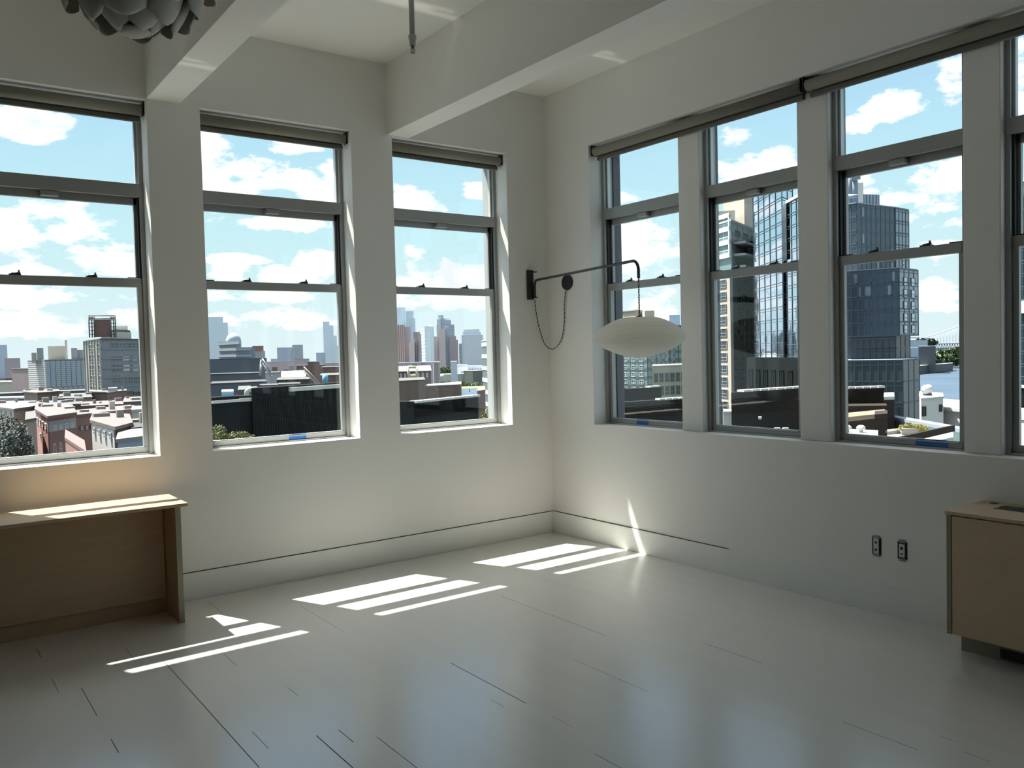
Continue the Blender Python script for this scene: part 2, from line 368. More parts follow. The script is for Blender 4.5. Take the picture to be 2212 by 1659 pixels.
# ------------------------------------------------------------------ windows
def make_window(n, w, org, rz, latches=True):
    """local x along the wall (width w), local y outwards, z up; all faces at their real depth"""
    t = empty('window_%d' % n, org, rz, kind='structure')
    y0, y1 = .165, .262; j = .026
    f = MB()
    f.box(0, j, y0, y1, ZS, ZT); f.box(w-j, w, y0, y1, ZS, ZT); f.box(j, w-j, y0, y1, 3.245, ZT); f.box(j, w-j, y0, y1, ZS, .997)
    f.box(.003, w-.003, y0-.004, y0+.03, 2.69, 2.775); f.box(j, w-j, y0+.02, y1, 2.70, 2.775)
    f.build('frame', M['alu'], t, bevel=.0015)
    # transom light
    g = .040
    s = MB(); s.box(j, j+.014, .195, .225, 2.775, 3.245); s.box(w-j-.014, w-j, .195, .225, 2.775, 3.245)
    s.build('glazing_bead', M['alu_lt'], t)
    MB().box(j+.004, w-j-.004, .207, .213, 2.77, 3.25).build('transom_pane', M['glass'], t)
    # upper sash (outer track)
    a, b = .222, .25
    u = MB(); u.box(j, g+.014, a, b, 2.10, 2.69); u.box(w-g-.014, w-j, a, b, 2.10, 2.69); u.box(g-.014, w-g+.014, a, b, 2.645, 2.705); u.box(g, w-g, a, b, 2.10, 2.135)
    us = u.build('upper_sash', M['alu'], t, bevel=.001)
    MB().box(g+.010, w-g-.010, .233, .239, 2.13, 2.65).build('pane', M['glass'], us)
    MB().box(j, j+.012, .187, .222, 2.155, 2.69).box(w-j-.012, w-j, .187, .222, 2.155, 2.69).build('sash_channel', M['black_rub'], t)
    k = w*.5
    MB().box(k-.05, k+.05, .175, .222, 2.655, 2.688).build('balance_cover', M['alu'], t, bevel=.003)
    # lower sash (inner track)
    a, b = .186, .214
    u = MB(); u.box(j, g+.018, a, b, .997, 2.155); u.box(w-g-.018, w-j, a, b, .997, 2.155); u.box(g, w-g, a-.004, b, 2.097, 2.155); u.box(g, w-g, a-.004, b, .997, 1.037)
    u.box(g+.018, w-g-.018, a-.012, a-.002, 1.024, 1.032)
    ls = u.build('lower_sash', M['alu'], t, bevel=.0015)
    MB().box(g+.013, w-g-.013, .197, .203, 1.03, 2.105).build('pane', M['glass'], ls)
    if latches:
        for fx in (.31, .70):
            x = w*fx; q = MB(); q.box(x-.032, x+.032, .182, .222, 2.155, 2.163); q.tube([(x-.02, .195, 2.163), (x+.012, .195, 2.168), (x+.03, .195, 2.170)], .006, 8); q.box(x+.018, x+.026, .19, .20, 2.163, 2.186)
            q.build('sash_lock', M['blackm'], ls)
        for x in (j+.004, w-j-.085):
            MB().box(x, x+.08, .188, .212, 2.155, 2.162).build('tilt_latch', M['blackm'], ls)
    return t
nw = 0
for (a, b) in WA:
    nw += 1; make_window(nw, b-a, (a, 0, 0), 0.)
for (a, b) in BO:
    nw += 1; make_window(nw, b-a, (-.025, b, 0), -math.pi/2)

# roller shades
def shade(a, b, axis, label):
    ctr = .082
    t = empty('roller_shade', (a, ctr, 3.238) if axis == 'x' else (ctr-.035, b, 3.238), 0. if axis == 'x' else -math.pi/2, label=label, cat='window shade', group='roller shades above the windows')
    l = b-a
    MB().cyl((.014, 0, 0), (1, 0, 0), .036, l-.028, 32).build('roll', M['shade'], t)
    MB().box(.018, l-.018, .030, .034, -.045, .0).build('fabric', M['shade'], t)
    MB().box(.018, l-.018, .016, .040, -.072, -.040).build('hem_bar', M['shade_hem'], t, bevel=.004)
    for x in (.002, l-.006):
        MB().box(x, x+.004, -.035, .035, -.035, .052).build('bracket', M['blackm'], t)
    return t
for (a, b), lb in zip(WA[:3], ('beige roller shade rolled up over the window nearest the corner on the left wall',
                               'beige roller shade rolled up over the middle window of the left wall, between the beams',
                               'beige roller shade rolled up over the leftmost window, above the plywood desk')):
    shade(a, b, 'x', lb)
shade(-2.560, -.580, 'y', 'long beige roller shade on the right wall, the one ending at the room corner')
shade(-5.15, -2.572, 'y', 'long beige roller shade on the right wall, running out of the photo at top right')

# blue tape on the sills
def tape(px0, px1, wall):
    def p(px, py):
        v = pray(px, py)
        t = ((.183-CAM.y)/v.y) if wall == 'A' else ((.158-CAM.x)/v.x)
        return CAM + v*t
    return p
def add_tape(axis, a, b, label):
    h = .03
    if axis == 'x': mb = MB().box(a, b, .1785, .1812, .998, .998+h).box(a+.004, b-.004, .1785, .186, 1.0375, 1.0385)
    else: mb = MB().box(.1535, .1562, a, b, .998, .998+h).box(.1535, .161, a+.004, b-.004, 1.0375, 1.0385)
    tag(mb.build('masking_tape', M['tape']), label, 'tape', 'blue tape pieces on the window bottoms')
add_tape('x', -2.344, -2.212, 'short blue tape strip on the bottom rail of the middle left-wall window')
def yB(px, py, x=.155):
    v = pray(px, py); t = (x-CAM.x)/v.x; return CAM.y + v.y*t
add_tape('y', yB(1400, 916), yB(1376, 913), 'small blue tape strip on the window bottom below the white lampshade')
add_tape('y', yB(2047, 968), yB(1978, 960), 'wide dark blue tape strip on the bottom of the window showing the river')

# ------------------------------------------------------------------ swing-arm wall lamp
def helix(pts, r, turns_per_m, off, n_per=14):
    P = [Vector(p) for p in pts]; out = []; s = 0
    for i in range(len(P)-1):
        seg = (P[i+1]-P[i]); ln = seg.length; t = seg.normalized()
        a = Vector((0, 1, 0)); a = (a - a.dot(t)*t).normalized(); b = t.cross(a)
        k = max(2, int(ln*turns_per_m*8))
        for q in range(k):
            ph = 2*math.pi*(s + ln*q/k)*turns_per_m + off
            out.append(P[i] + seg*q/k + r*(math.cos(ph)*a + math.sin(ph)*b))
        s += ln
    return out
def spline(pts, n=12):
    P = [Vector(p) for p in pts]; P = [P[0]*2-P[1]] + P + [P[-1]*2-P[-2]]; out = []
    for i in range(1, len(P)-2):
        for k in range(n):
            t = k/n; a, b, c, d = P[i-1], P[i], P[i+1], P[i+2]
            out.append(.5*((2*b) + (c-a)*t + (2*a-5*b+4*c-d)*t*t + (3*b-a-3*c+d)*t**3))
    out.append(P[-2]); return out
lamp = empty('wall_lamp', (-.21, 0, 2.185), label='black swing-arm wall lamp in the corner holding a white saucer shade', cat='wall lamp')
def LP(p): return Vector(p) - Vector((-.21, 0, 2.185))
MB().box(-.030, .030, -.022, 0, -.127, .127).build('wall_bracket', M['blackm'], lamp, bevel=.002)
piv = Vector((-.182, -.04, 0)); tip = Vector((-.485, -1.60, 0)); dr = (tip-piv).normalized(); za = 2.222
arm = [piv+Vector((0, 0, 2.08)), piv+Vector((0, 0, za-.05))]
for k in range(1, 7):
    a = k/6*math.pi/2; arm.append(piv + dr*.045*(1-math.cos(a)) + Vector((0, 0, za-.05+.05*math.sin(a))))
arm.append(tip - dr*.07 + Vector((0, 0, za)))
for k in range(1, 8):
    a = k/7*math.pi/2; arm.append(tip - dr*.07 + dr*.07*math.sin(a) + Vector((0, 0, za-.07*(1-math.cos(a)))))
arm.append(tip + Vector((0, 0, 2.095)))
MB().tube([LP(p) for p in arm], .0105, 14).build('arm', M['blackm'], lamp)
for z in (2.075, 2.295): MB().box(-.195+.21-.0, -.165+.21, -.055, -.018, z-2.185-.004, z-2.185+.004).build('pivot_lug', M['blackm'], lamp, bevel=.001)
cord = [tip+Vector((0, 0, 2.10)), tip+Vector((-.001, -.001, 1.82))]
c1 = MB().tube([LP(p) for p in helix(cord, .0028, 28, 0)], .0032, 7).build('pendant_cord', M['cord'], lamp)
MB().tube([LP(p) for p in helix(cord, .0028, 28, math.pi)], .0026, 7).build('cord_strand', M['cordw'], c1)
# saucer shade: horizontal ribs
prof0 = [(0, 1.826), (.07, 1.826), (.118, 1.822), (.165, 1.808), (.215, 1.786), (.265, 1.756), (.302, 1.722), (.320, 1.690), (.318, 1.672), (.296, 1.645), (.250, 1.615), (.190, 1.587), (.125, 1.563), (.065, 1.548), (.025, 1.543), (0, 1.543)]
pp = spline([(r_, 0, z_) for r_, z_ in prof0], 14); prof = []
acc_l = 0
for i, v in enumerate(pp):
    if i: acc_l += (v-pp[i-1]).length
    rib = .0017*math.cos(2*math.pi*acc_l/.0085) if .07 < v.x else 0
    prof.append((max(0, v.x+rib), v.z-2.185))
prof[0] = (0, prof[0][1]); prof[-1] = (0, prof[-1][1])
MB().lathe(LP((tip.x, tip.y, 2.185)), prof, 72).build('saucer_shade', M['saucer'], lamp)
MB().cyl(LP((tip.x, tip.y, 1.822)), (0, 0, 1), .018, .012, 16).build('shade_cap', M['blackm'], lamp)
# plug-in cord swag from the bracket round the corner to the ceiling-rose style disc
sw = spline([(-.178, -.03, 2.062), (-.165, -.022, 1.98), (-.130, -.020, 1.82), (-.075, -.020, 1.68), (-.030, -.045, 1.628), (-.016, -.11, 1.640), (-.014, -.19, 1.72), (-.014, -.225, 1.86), (-.014, -.232, 2.00), (-.014, -.250, 2.10), (-.012, -.262, 2.135)], 8)
c2 = MB().tube([LP(p) for p in helix(sw, .0028, 28, 0)], .0032, 7).build('swag_cord', M['cord'], lamp)
MB().tube([LP(p) for p in helix(sw, .0028, 28, math.pi)], .0026, 7).build('cord_strand', M['cordw'], c2)
jb = MB(); jb.cyl((0, 0, 0), (-1, 0, 0), .065, .020, 40); jb.cyl((-.020, 0, 0), (-1, 0, 0), .010, .006, 16)
jo = jb.build('canopy_disc', M['blackm'], lamp, bevel=.003); jo.location = LP((-.0, -.271, 2.190))
jo['label'] = 'round black outlet cover on the right wall'

# ------------------------------------------------------------------ petal pendant, top left
pc = Vector((-3.832, -2.165, 3.180)); RP = .292
pend = empty('petal_pendant_light', pc, label='white pendant light of overlapping curved petals, cut off at the top left', cat='ceiling lamp')
def petal(th0, ph, tilt, wid, lng, out):
    """curved strip hugging a sphere from polar angle th0 (0 = bottom) upwards, flaring out"""
    mb = MB(); nu, nv = 12, 8; g = []
    for i in range(nu+1):
        row = []
        for k in range(nv+1):
            u_, v_ = i/nu, (k/nv-.5)*2
            th = th0 + lng*u_
            hw = wid*(math.sqrt(max(.0, 1-(1-min(1, u_/.42))**2))*.55+.45)
            rr_ = RP*(out + .17*(1-u_)**2 - .09*v_*v_)
            ang = ph + v_*hw/max(.30, math.sin(th))
            row.append(mb.bm.verts.new((rr_*math.sin(th)*math.cos(ang), rr_*math.sin(th)*math.sin(ang), -rr_*math.cos(th))))
        g.append(row)
    for i in range(nu):
        for k in range(nv):
            f = mb.bm.faces.new((g[i][k], g[i][k+1], g[i+1][k+1], g[i+1][k])); f.smooth = True
    o = mb.build('petal', M['petal'], pend)
    sm = o.modifiers.new('thickness', 'SOLIDIFY'); sm.thickness = .0018
for tier, (th0, n, wid, lng, out, off) in enumerate(((.20, 4, .36, .75, .80, .3), (.52, 6, .36, .80, .86, .1), (.88, 8, .36, .85, .93, .35), (1.3, 9, .34, .85, 1.0, .0), (1.75, 9, .32, .8, .96, .3), (2.2, 7, .32, .7, .92, .1))):
    for i in range(n): petal(th0, off + 2*math.pi*i/n, 0, wid, lng, out)
MB().lathe((0, 0, 0), [(0, -.285), (.035, -.283), (.06, -.27), (.062, -.262), (.03, -.262), (0, -.262)], 24).build('bottom_cap', M['petal'], pend)
MB().lathe((0, 0, 0), [(0, .24), (.05, .20), (.06, .05), (.055, -.10), (.03, -.16), (0, -.17)], 24).build('bulb_housing', M['petal'], pend)
MB().tube([(0, 0, .22), (0, 0, ZC-pc.z-.03)], .003, 8).build('hanging_cord', M['cord'], pend)
MB().lathe((0, 0, ZC-pc.z-.035), [(0, 0), (.045, .0), (.055, .02), (.055, .035), (0, .035)], 24).build('ceiling_rose', M['petal'], pend)

# ------------------------------------------------------------------ sprinkler
sx, sy = -2.122, -1.408
sp = empty('fire_sprinkler', (sx, sy, ZC), label='grey sprinkler drop pipe hanging from the ceiling between the two beams', cat='sprinkler')
zb_ = 3.43-ZC
MB().cyl((0, 0, 0), (0, 0, -1), .0165, -zb_-.045, 20).build('drop_pipe', M['pipe'], sp)
MB().lathe((0, 0, zb_), [(0, .055), (.024, .055), (.024, .035), (.021, .03), (.018, -.005), (.0, -.005)], 20).build('reducer', M['pipe'], sp)
h_ = MB(); h_.cyl((0, 0, zb_-.005), (0, 0, -1), .010, .014, 14)
h_.tube([(-.008, 0, zb_-.018), (-.012, 0, zb_-.028), (-.009, 0, zb_-.042), (0, 0, zb_-.046)], .0022, 8)
h_.tube([(.008, 0, zb_-.018), (.012, 0, zb_-.028), (.009, 0, zb_-.042), (0, 0, zb_-.046)], .0022, 8)
h_.cyl((0, 0, zb_-.018), (0, 0, -1), .0022, .028, 8)
h_.cyl((0, 0, zb_-.046), (0, 0, -1), .014, .002, 16)
h_.build('sprinkler_head', M['brass'], sp)
MB().lathe((0, 0, 0), [(0, -.004), (.038, -.004), (.04, 0), (0, 0)], 24).build('escutcheon', M['pipe'], sp)

# ------------------------------------------------------------------ plywood desk / cover on the left
dk = empty('plywood_desk', (-4.3, -.24, 0), label='warm plywood desk with panelled front under the leftmost window', cat='desk')
def DK(x0, x1, y0, y1, z0, z1): return MB().box(x0+4.3, x1+4.3, y0+.24, y1+.24, z0, z1)
DK(-5.35, -3.283, -.578, -.140, .731, .750).build('desktop', M['wood_dk'], dk, bevel=.001)
e1 = DK(-3.330, -3.298, -.468, -.145, 0, .731).build('end_panel', M['wood_dk'], dk, bevel=.001)
DK(-3.330, -3.298, -.4695, -.468, 0, .731).build('edge_band', M['edge'], e1)
DK(-5.35, -5.32, -.468, -.145, 0, .731).build('end_panel', M['wood_dk'], dk, bevel=.001)
DK(-5.32, -3.334, -.185, -.165, .10, .731).build('front_panel', M['wood_dk'], dk, bevel=.001)
DK(-5.32, -3.330, -.160, -.145, 0, .13).build('plinth', M['wood_dk'], dk)
DK(-3.345, -3.330, -.163, -.150, .13, .731).build('joint', M['gap'], dk)

# ------------------------------------------------------------------ maple radiator cabinet on the right
cb = empty('radiator_cabinet', (-.21, -5.0, 0), label='light maple radiator cabinet against the right wall below the windows', cat='cabinet')
def CB(x0, x1, y0, y1, z0, z1): return MB().box(x0+.21, x1+.21, y0+5, y1+5, z0, z1)
ye = -6.9
# top with a cut-out for the grille
tp = MB()
for b_ in ((-.424, -.205, ye, -3.662), (-.075, -.002, ye, -3.662), (-.205, -.075, -3.795, -3.662), (-.205, -.075, ye, ye+.2)):
    tp.box(b_[0]+.21, b_[1]+.21, b_[2]+5, b_[3]+5, .733, .750)
tp.build('cabinet_top', M['wood_lt'], cb)
gr = MB(); gr.box(.005, .135, ye+.2+5, 1.205, .728, .733)
k = 0; y = -3.80
while y > ye+.2:
    gr.box(.007, .133, y+5-.004, y+5, .733, .749); y -= .0125
for x in (.048, .092): gr.box(x-.002, x+.002, ye+.2+5, 1.205, .733, .748)
gr.build('air_grille', M['steel'], cb)
MB().cyl((.155, 1.262, .7495), (0, 0, 1), .022, .002, 20).build('cable_grommet', M['blackm'], cb)
CB(-.418, -.016, -3.690, -3.668, .125, .733).build('end_panel', M['wood_lt'], cb, bevel=.001)
CB(-.4195, -.418, -3.690, -3.668, .125, .733).build('edge_band', M['edge'], cb)
CB(-.418, -.398, -5.2, -3.694, .127, .727).build('door', M['wood_lt'], cb, bevel=.001)
CB(-.418, -.398, ye, -5.204, .127, .727).build('door', M['wood_lt'], cb, bevel=.001)
CB(-.396, -.016, ye+.02, -3.694, .125, .145).build('bottom_panel', M['wood_lt'], cb)
kp = CB(-.262, -.244, ye, -3.664, 0, .125).build('toe_kick', M['edge'], cb)
CB(-.266, -.262, -4.6, -3.855, .012, .062).build('vent', M['blackm'], kp)
CB(-.244, -.016, -3.682, -3.664, 0, .125).build('toe_kick', M['edge'], cb)

# ------------------------------------------------------------------ uncovered wall boxes
def wallbox(yc, label, kind):
    t = empty('electrical_outlet', (0, yc, .398), label=label, cat='outlet')
    MB().box(-.0015, 0, -.029, .029, -.052, .052).build('box_opening', M['blackm'], t)
    for za, zb in ((-.062, -.046), (.046, .062)): MB().box(-.006, -.0015, -.020, .020, za, zb).build('mounting_strap', M['steel'], t)
    MB().box(-.010, -.0015, -.0165, .0165, -.038 if kind else -.045, .038 if kind else .045).build('device_face', M['device'], t, bevel=.002)
    for z in ((-.022, .022) if kind == 0 else (.014, -.019)):
        sl = MB()
        if kind == 0:
            sl.box(-.0105, -.0098, -.0075, .0075, z-.005, z+.006)
            sl.cyl((-.0098, 0, z-.007), (-1, 0, 0), .0026, .0007, 10)
        else: sl.box(-.0105, -.0098, -.008 if z > 0 else -.006, .008 if z > 0 else .006, z-.008 if z > 0 else z-.004, z+.008 if z > 0 else z+.004)
        sl.build('socket', M['blackm'], t)
wallbox(-3.052, 'uncovered white duplex outlet in the right wall, left of the pair', 0)
wallbox(-3.210, 'uncovered data jack in the right wall, nearer the maple cabinet', 1)
#EXTERIOR#
# ================================================================== EXTERIOR: the city outside
BASE = -38.
def cmat(name, col, rough=.8, **k): 
    if name not in M: M[name] = mat(name, col, rough, **k)
    return M[name]
def gl_mat(name, col, metal=.6, rough=.12, warp=.0):
    if name in M: return M[name]
    mt = mat(name, col, rough, metal=metal, spec=.6)
    if warp:
        t = mt.node_tree; t_c = t.nodes.new('ShaderNodeTexCoord'); n = t.nodes.new('ShaderNodeTexNoise'); n.inputs['Scale'].default_value = .12; n.inputs['Detail'].default_value = 3
        bp = t.nodes.new('ShaderNodeBump'); bp.inputs['Strength'].default_value = warp; bp.inputs['Distance'].default_value = 1.0
        t.links.new(t_c.outputs['Object'], n.inputs['Vector']); t.links.new(n.outputs[0], bp.inputs['Height']); t.links.new(bp.outputs[0], t.nodes['Principled BSDF'].inputs['Normal'])
    M[name] = mt; return mt
CO = dict(
 roofw=cmat('white_roof_membrane', (0.363, 0.363, 0.358)), roofp=cmat('pinkish_grey_roof', (.105, .085, .083), noise=.2, nscale=.5), roofl=cmat('light_grey_roof', (.15, .145, .14), noise=.15, nscale=.6), roofr=cmat('rose_roof', (.15, .075, .075)), slated=cmat('dark_slate_cladding', (.085, .105, .13), .8, noise=.3, nscale=.08), roofg=cmat('grey_gravel_roof', (.075, .073, .072), noise=.2, nscale=.5), roofd=cmat('dark_roof_felt', (.03, .03, .03)),
 brick=cmat('red_brick', (0.288, 0.128, 0.096), noise=.15, nscale=.8), brickd=cmat('dark_red_brick', (.17, .10, .09), noise=.2, nscale=.8), brown=cmat('sooty_brown_brick', (0.150, 0.116, 0.098), noise=.25, nscale=.4),
 tan=cmat('tan_render', (0.252, 0.228, 0.198), noise=.1, nscale=.5), cream=cmat('cream_stone', (0.360, 0.335, 0.285), noise=.06, nscale=.5), beige=cmat('beige_precast', (0.360, 0.310, 0.260), noise=.04, nscale=.3),
 white=cmat('white_render', (0.446, 0.434, 0.415), noise=.05, nscale=.5), grey=cmat('grey_concrete', (0.240, 0.248, 0.256), noise=.1, nscale=.3), pale=cmat('pale_concrete', (0.322, 0.335, 0.341), noise=.06, nscale=.2),
 mauve=cmat('mauve_brick', (0.238, 0.189, 0.189), noise=.15, nscale=.1), pink=cmat('pinkish_precast', (0.392, 0.322, 0.308), noise=.1, nscale=.05), rose=cmat('pink_painted_roof', (0.276, 0.144, 0.138)),
 black=cmat('black_corrugated_metal', (.016, .017, .018), .9, spec=.08, noise=.2, nscale=2), blk2=cmat('charcoal_render', (.03, .03, .032), .9, spec=.1, noise=.2, nscale=1), brnd=cmat('dark_brown_metal', (.035, .026, .022), .9, spec=.1),
 slateb=cmat('blue_grey_cladding', (0.204, 0.246, 0.306)), navy=cmat('hazy_blue_cladding', (0.323, 0.374, 0.451)), steelw=cmat('white_painted_steel', (0.450, 0.450, 0.450), .5), steeld=cmat('dark_steel', (.06, .065, .07), .6),  # hazy blue holds distance haze in its colour
 frame=cmat('pale_window_frame', (.55, .56, .56), .5), wdark=gl_mat('dark_window_glass', (.05, .065, .075), .3, .15),
 teal=cmat('green_grey_cladding', (.075, .11, .11), .5, noise=.15, nscale=.3), tealdk=cmat('dark_reflection_glazing', (.008, .011, .012), .9, spec=.05), podg=gl_mat('podium_glass', (.055, .085, .09), .2, .25, .05), tealp=cmat('pale_green_grey_panels', (.13, .17, .17), .5, noise=.2, nscale=.3), tealg=gl_mat('green_tower_glass', (.16, .23, .23), .25, .2, .05),
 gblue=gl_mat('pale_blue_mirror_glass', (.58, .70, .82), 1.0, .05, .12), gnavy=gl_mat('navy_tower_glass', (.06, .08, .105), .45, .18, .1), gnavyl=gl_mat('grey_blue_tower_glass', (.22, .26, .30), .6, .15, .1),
 ghaze=gl_mat('hazy_tower_glass', (.44, .55, .68), .1, .5), ghaze2=gl_mat('pale_hazy_glass', (.60, .69, .76), .1, .5), line=cmat('mullion_dark', (.05, .07, .09), .5), linel=cmat('mullion_pale', (.62, .66, .68), .5),  # hazy glasses: distance haze is put into their pale colours
 leafo=cmat('olive_leaves', (0.120, 0.132, 0.042), .7, noise=.3, nscale=3), leafg=cmat('green_leaves', (0.060, 0.090, 0.030), .7, noise=.3, nscale=2), leafy=cmat('yellow_green_leaves', (0.204, 0.180, 0.030), .7, noise=.3, nscale=4), leafd=cmat('dark_leaves', (.03, .04, .035), .7, noise=.3, nscale=2),
 asphalt=cmat('city_ground', (.07, .07, .075), noise=.2, nscale=.02), copper=cmat('brown_sheet_roof', (.20, .13, .09), .6), blue=cmat('bright_blue_panel', (.12, .35, .55), .6), yel=cmat('cream_yellow_steel', (.55, .50, .33), .6))
for n_, c_ in (('pale', (.52, .56, .61)), ('pink', (.60, .51, .50)), ('mauve', (.40, .35, .37)), ('navy', (.46, .53, .64)), ('slateb', (.38, .44, .52)), ('brickd', (.33, .27, .29)), ('brown', (.34, .30, .30)), ('grey', (.36, .39, .43))):  # paler copies for far buildings, haze painted into the colour
    CO[n_+'2'] = cmat('haze_tinted_'+n_+'_facade', c_, .9)
def outward(p, k):
    v = Vector((p.x-CAM.x, p.y-CAM.y, 0)).normalized(); return p + v*k
def plan(pts, depth):
    f = [G(px, d) for px, d in pts]; c = sum(f, Vector())/len(f); v = Vector((c.x-CAM.x, c.y-CAM.y, 0)).normalized()
    return f, f + [f[-1]+v*depth, f[0]+v*depth]
def block(name, label, cat, pts, top, depth, wall, roof='roofg', base=BASE, group=None, lip=.25, root=None, part='wall'):
    """building volume: pts = visible plan corners (pixel column, distance); top = (px, py, distance) of its roof line"""
    if pts[0][1] > 650: wall = wall+'2' if wall+'2' in CO else wall; roof = roof+'2' if roof and roof+'2' in CO else roof  # far blocks take the haze-tinted copies
    f, poly = plan(pts, depth); zt = Zp(*top) if isinstance(top, tuple) else top
    if root is None:
        root = empty(name, (f[0].x, f[0].y, base), label=label, cat=cat, group=group)
    o = root.location
    P_ = [(p.x-o.x, p.y-o.y) for p in poly]
    w_ = MB().prism(P_, base-o.z, zt-o.z).build(part, CO[wall], root)
    if roof:
        c = Vector((sum(p[0] for p in P_)/len(P_), sum(p[1] for p in P_)/len(P_)))
        g = 1.0 + lip/max(3., (Vector(P_[0])-c).length)
        Q = [((p[0]-c.x)*g+c.x, (p[1]-c.y)*g+c.y) for p in P_]
        MB().prism(Q, zt-o.z, zt-o.z+max(.12, lip*.8)).build('roof', CO[roof], root)
    return root, f, zt
def frame_at(root, A, B):
    """local matrix on a facade: x from A to B, y into the building"""
    d = (B-A); ln = d.length; d = d.normalized(); n = Vector((d.y, -d.x, 0))
    mid = (A+B)/2
    if n.dot(Vector((CAM.x, CAM.y, 0))-mid) < 0: n = -n
    return d, n, ln
_wm = {}
def win_mesh(w, h, glass, frame, mull, arch=False):
    k = (round(w, 2), round(h, 2), glass, frame, mull)
    if k in _wm: return _wm[k]
    mb = MB(); t = max(.04, min(w, h)*.06)
    mb.box(-w/2, w/2, -.02, .02, -h/2, h/2, 0)
    for a, b, c, d in ((-w/2, w/2, h/2-t, h/2), (-w/2, w/2, -h/2, -h/2+t), (-w/2, -w/2+t, -h/2, h/2), (w/2-t, w/2, -h/2, h/2)): mb.box(a, b, -.06, .02, c, d, 1)
    for i in range(1, mull): x = -w/2 + w*i/mull; mb.box(x-t/2, x+t/2, -.05, .02, -h/2, h/2, 1)
    mb.box(-w/2, w/2, -.05, .02, -h*.12, -h*.12+t, 1)
    o = mb.build('window', [CO[glass], CO[frame]]); me = o.data; bpy.data.objects.remove(o)
    _wm[k] = me; return me
def windows(root, A, B, z1, z0, nc, nr, wf=.6, hf=.55, u0=.04, u1=.96, glass='wdark', frame='frame', mull=2):
    """nc x nr windows, each its own part"""
    d, n, ln = frame_at(root, A, B); o = root.location
    cw = ln*(u1-u0)/nc; chh = (z1-z0)/nr; me = win_mesh(cw*wf, chh*hf, glass, frame, mull)
    ang = math.atan2(d.y, d.x)
    for j in range(nr):
        for i in range(nc):
            p = A + d*(ln*u0 + cw*(i+.5)) + n*.03
            wo_ = bpy.data.objects.new('window', me); C.objects.link(wo_); wo_.parent = root
            wo_.location = (p.x-o.x, p.y-o.y, z1 - chh*(j+.5) - o.z); wo_.rotation_euler.z = ang
def grid(root, A, B, z1, z0, nv, nh, r=.08, mat_='line', name='mullion_grid', dbl=False, proud=.05):
    d, n, ln = frame_at(root, A, B); o = root.location; mb = MB()
    def bar(u, v, za, zb):
        p, q = A + d*u, A + d*v; k = [p-n*.02, q-n*.02, q+n*proud, p+n*proud]
        mb.prism([(x.x-o.x, x.y-o.y) for x in k], za-o.z, zb-o.z)
    for i in range(nv+1):
        u = ln*i/max(1, nv); bar(max(0, u-r/2), min(ln, u+r/2), z0, z1)
    for j in range(nh+1):
        z = z0 + (z1-z0)*j/max(1, nh); bar(0, ln, z-r*.7, z+r*.7)
        if dbl: bar(0, ln, z-(z1-z0)/nh*.22-r*.35, z-(z1-z0)/nh*.22+r*.35)
    if len(mb.bm.verts): mb.build(name, CO[mat_], root)
def zat(px, py, f): 
    d = math.hypot(f.x-CAM.x, f.y-CAM.y); return Zp(px, py, d)
def bands(root, A, B, zs, h, mat_, name='band', proud=.08, u0=0., u1=1.):
    d, n, ln = frame_at(root, A, B); o = root.location
    for z in zs:
        p, q = A+d*ln*u0, A+d*ln*u1; k = [p-n*.02, q-n*.02, q+n*proud, p+n*proud]
        MB().prism([(x.x-o.x, x.y-o.y) for x in k], z-o.z-h/2, z-o.z+h/2).build(name, CO[mat_], root)

# ---- ground and river
def gpt(px, py, z):
    v = pray(px, py); t = (z-CAM.z)/v.z; return (CAM.x+v.x*t, CAM.y+v.y*t)
gm = MB().prism([G(x, d)[:2] for x, d in ((-900, 60), (-400, 30), (2600, 30), (3300, 60), (3300, 9000), (1106, 9000), (-900, 9000))], -40.5, -38.6)
struct(gm, 'city_ground', CO['asphalt'])
wm_ = mat('river_water', (.055, .08, .115), .7, spec=.06, noise=.25, nscale=.012, bump=.5, bscale=.05); wm_.node_tree.nodes['Bump'].inputs['Distance'].default_value = 2.5
far_ = [gpt(940, 838, -38.4), gpt(1070, 836, -38.4), gpt(1500, 815, -38.4), gpt(1980, 794, -38.4), gpt(2080, 786, -38.4), gpt(2300, 778, -38.4)]
near_ = [gpt(2300, 900, -38.4), gpt(1950, 905, -38.4), gpt(1500, 900, -38.4), gpt(1070, 875, -38.4), gpt(940, 868, -38.4)]
struct(MB().prism([gpt(x, y, -38.2) for x, y in ((930, 842), (1000, 839.5), (1060, 837), (1060, 822), (930, 824))], -38.6, -38.2), 'far_shore_ground', CO['leafo'])
tag(MB().prism(far_+near_, -38.6, -38.4).build('river', wm_), 'blue river water between the near rooftops and the far shore', 'river', kind='stuff')
tag(MB().prism([gpt(2010, 769, -38.4), gpt(2100, 769, -38.4), gpt(2100, 756, -38.4), gpt(2010, 757, -38.4)], -38.6, -38.3).build('river', wm_), 'strip of bright water beyond the wooded point, under the bridge', 'river', kind='stuff')

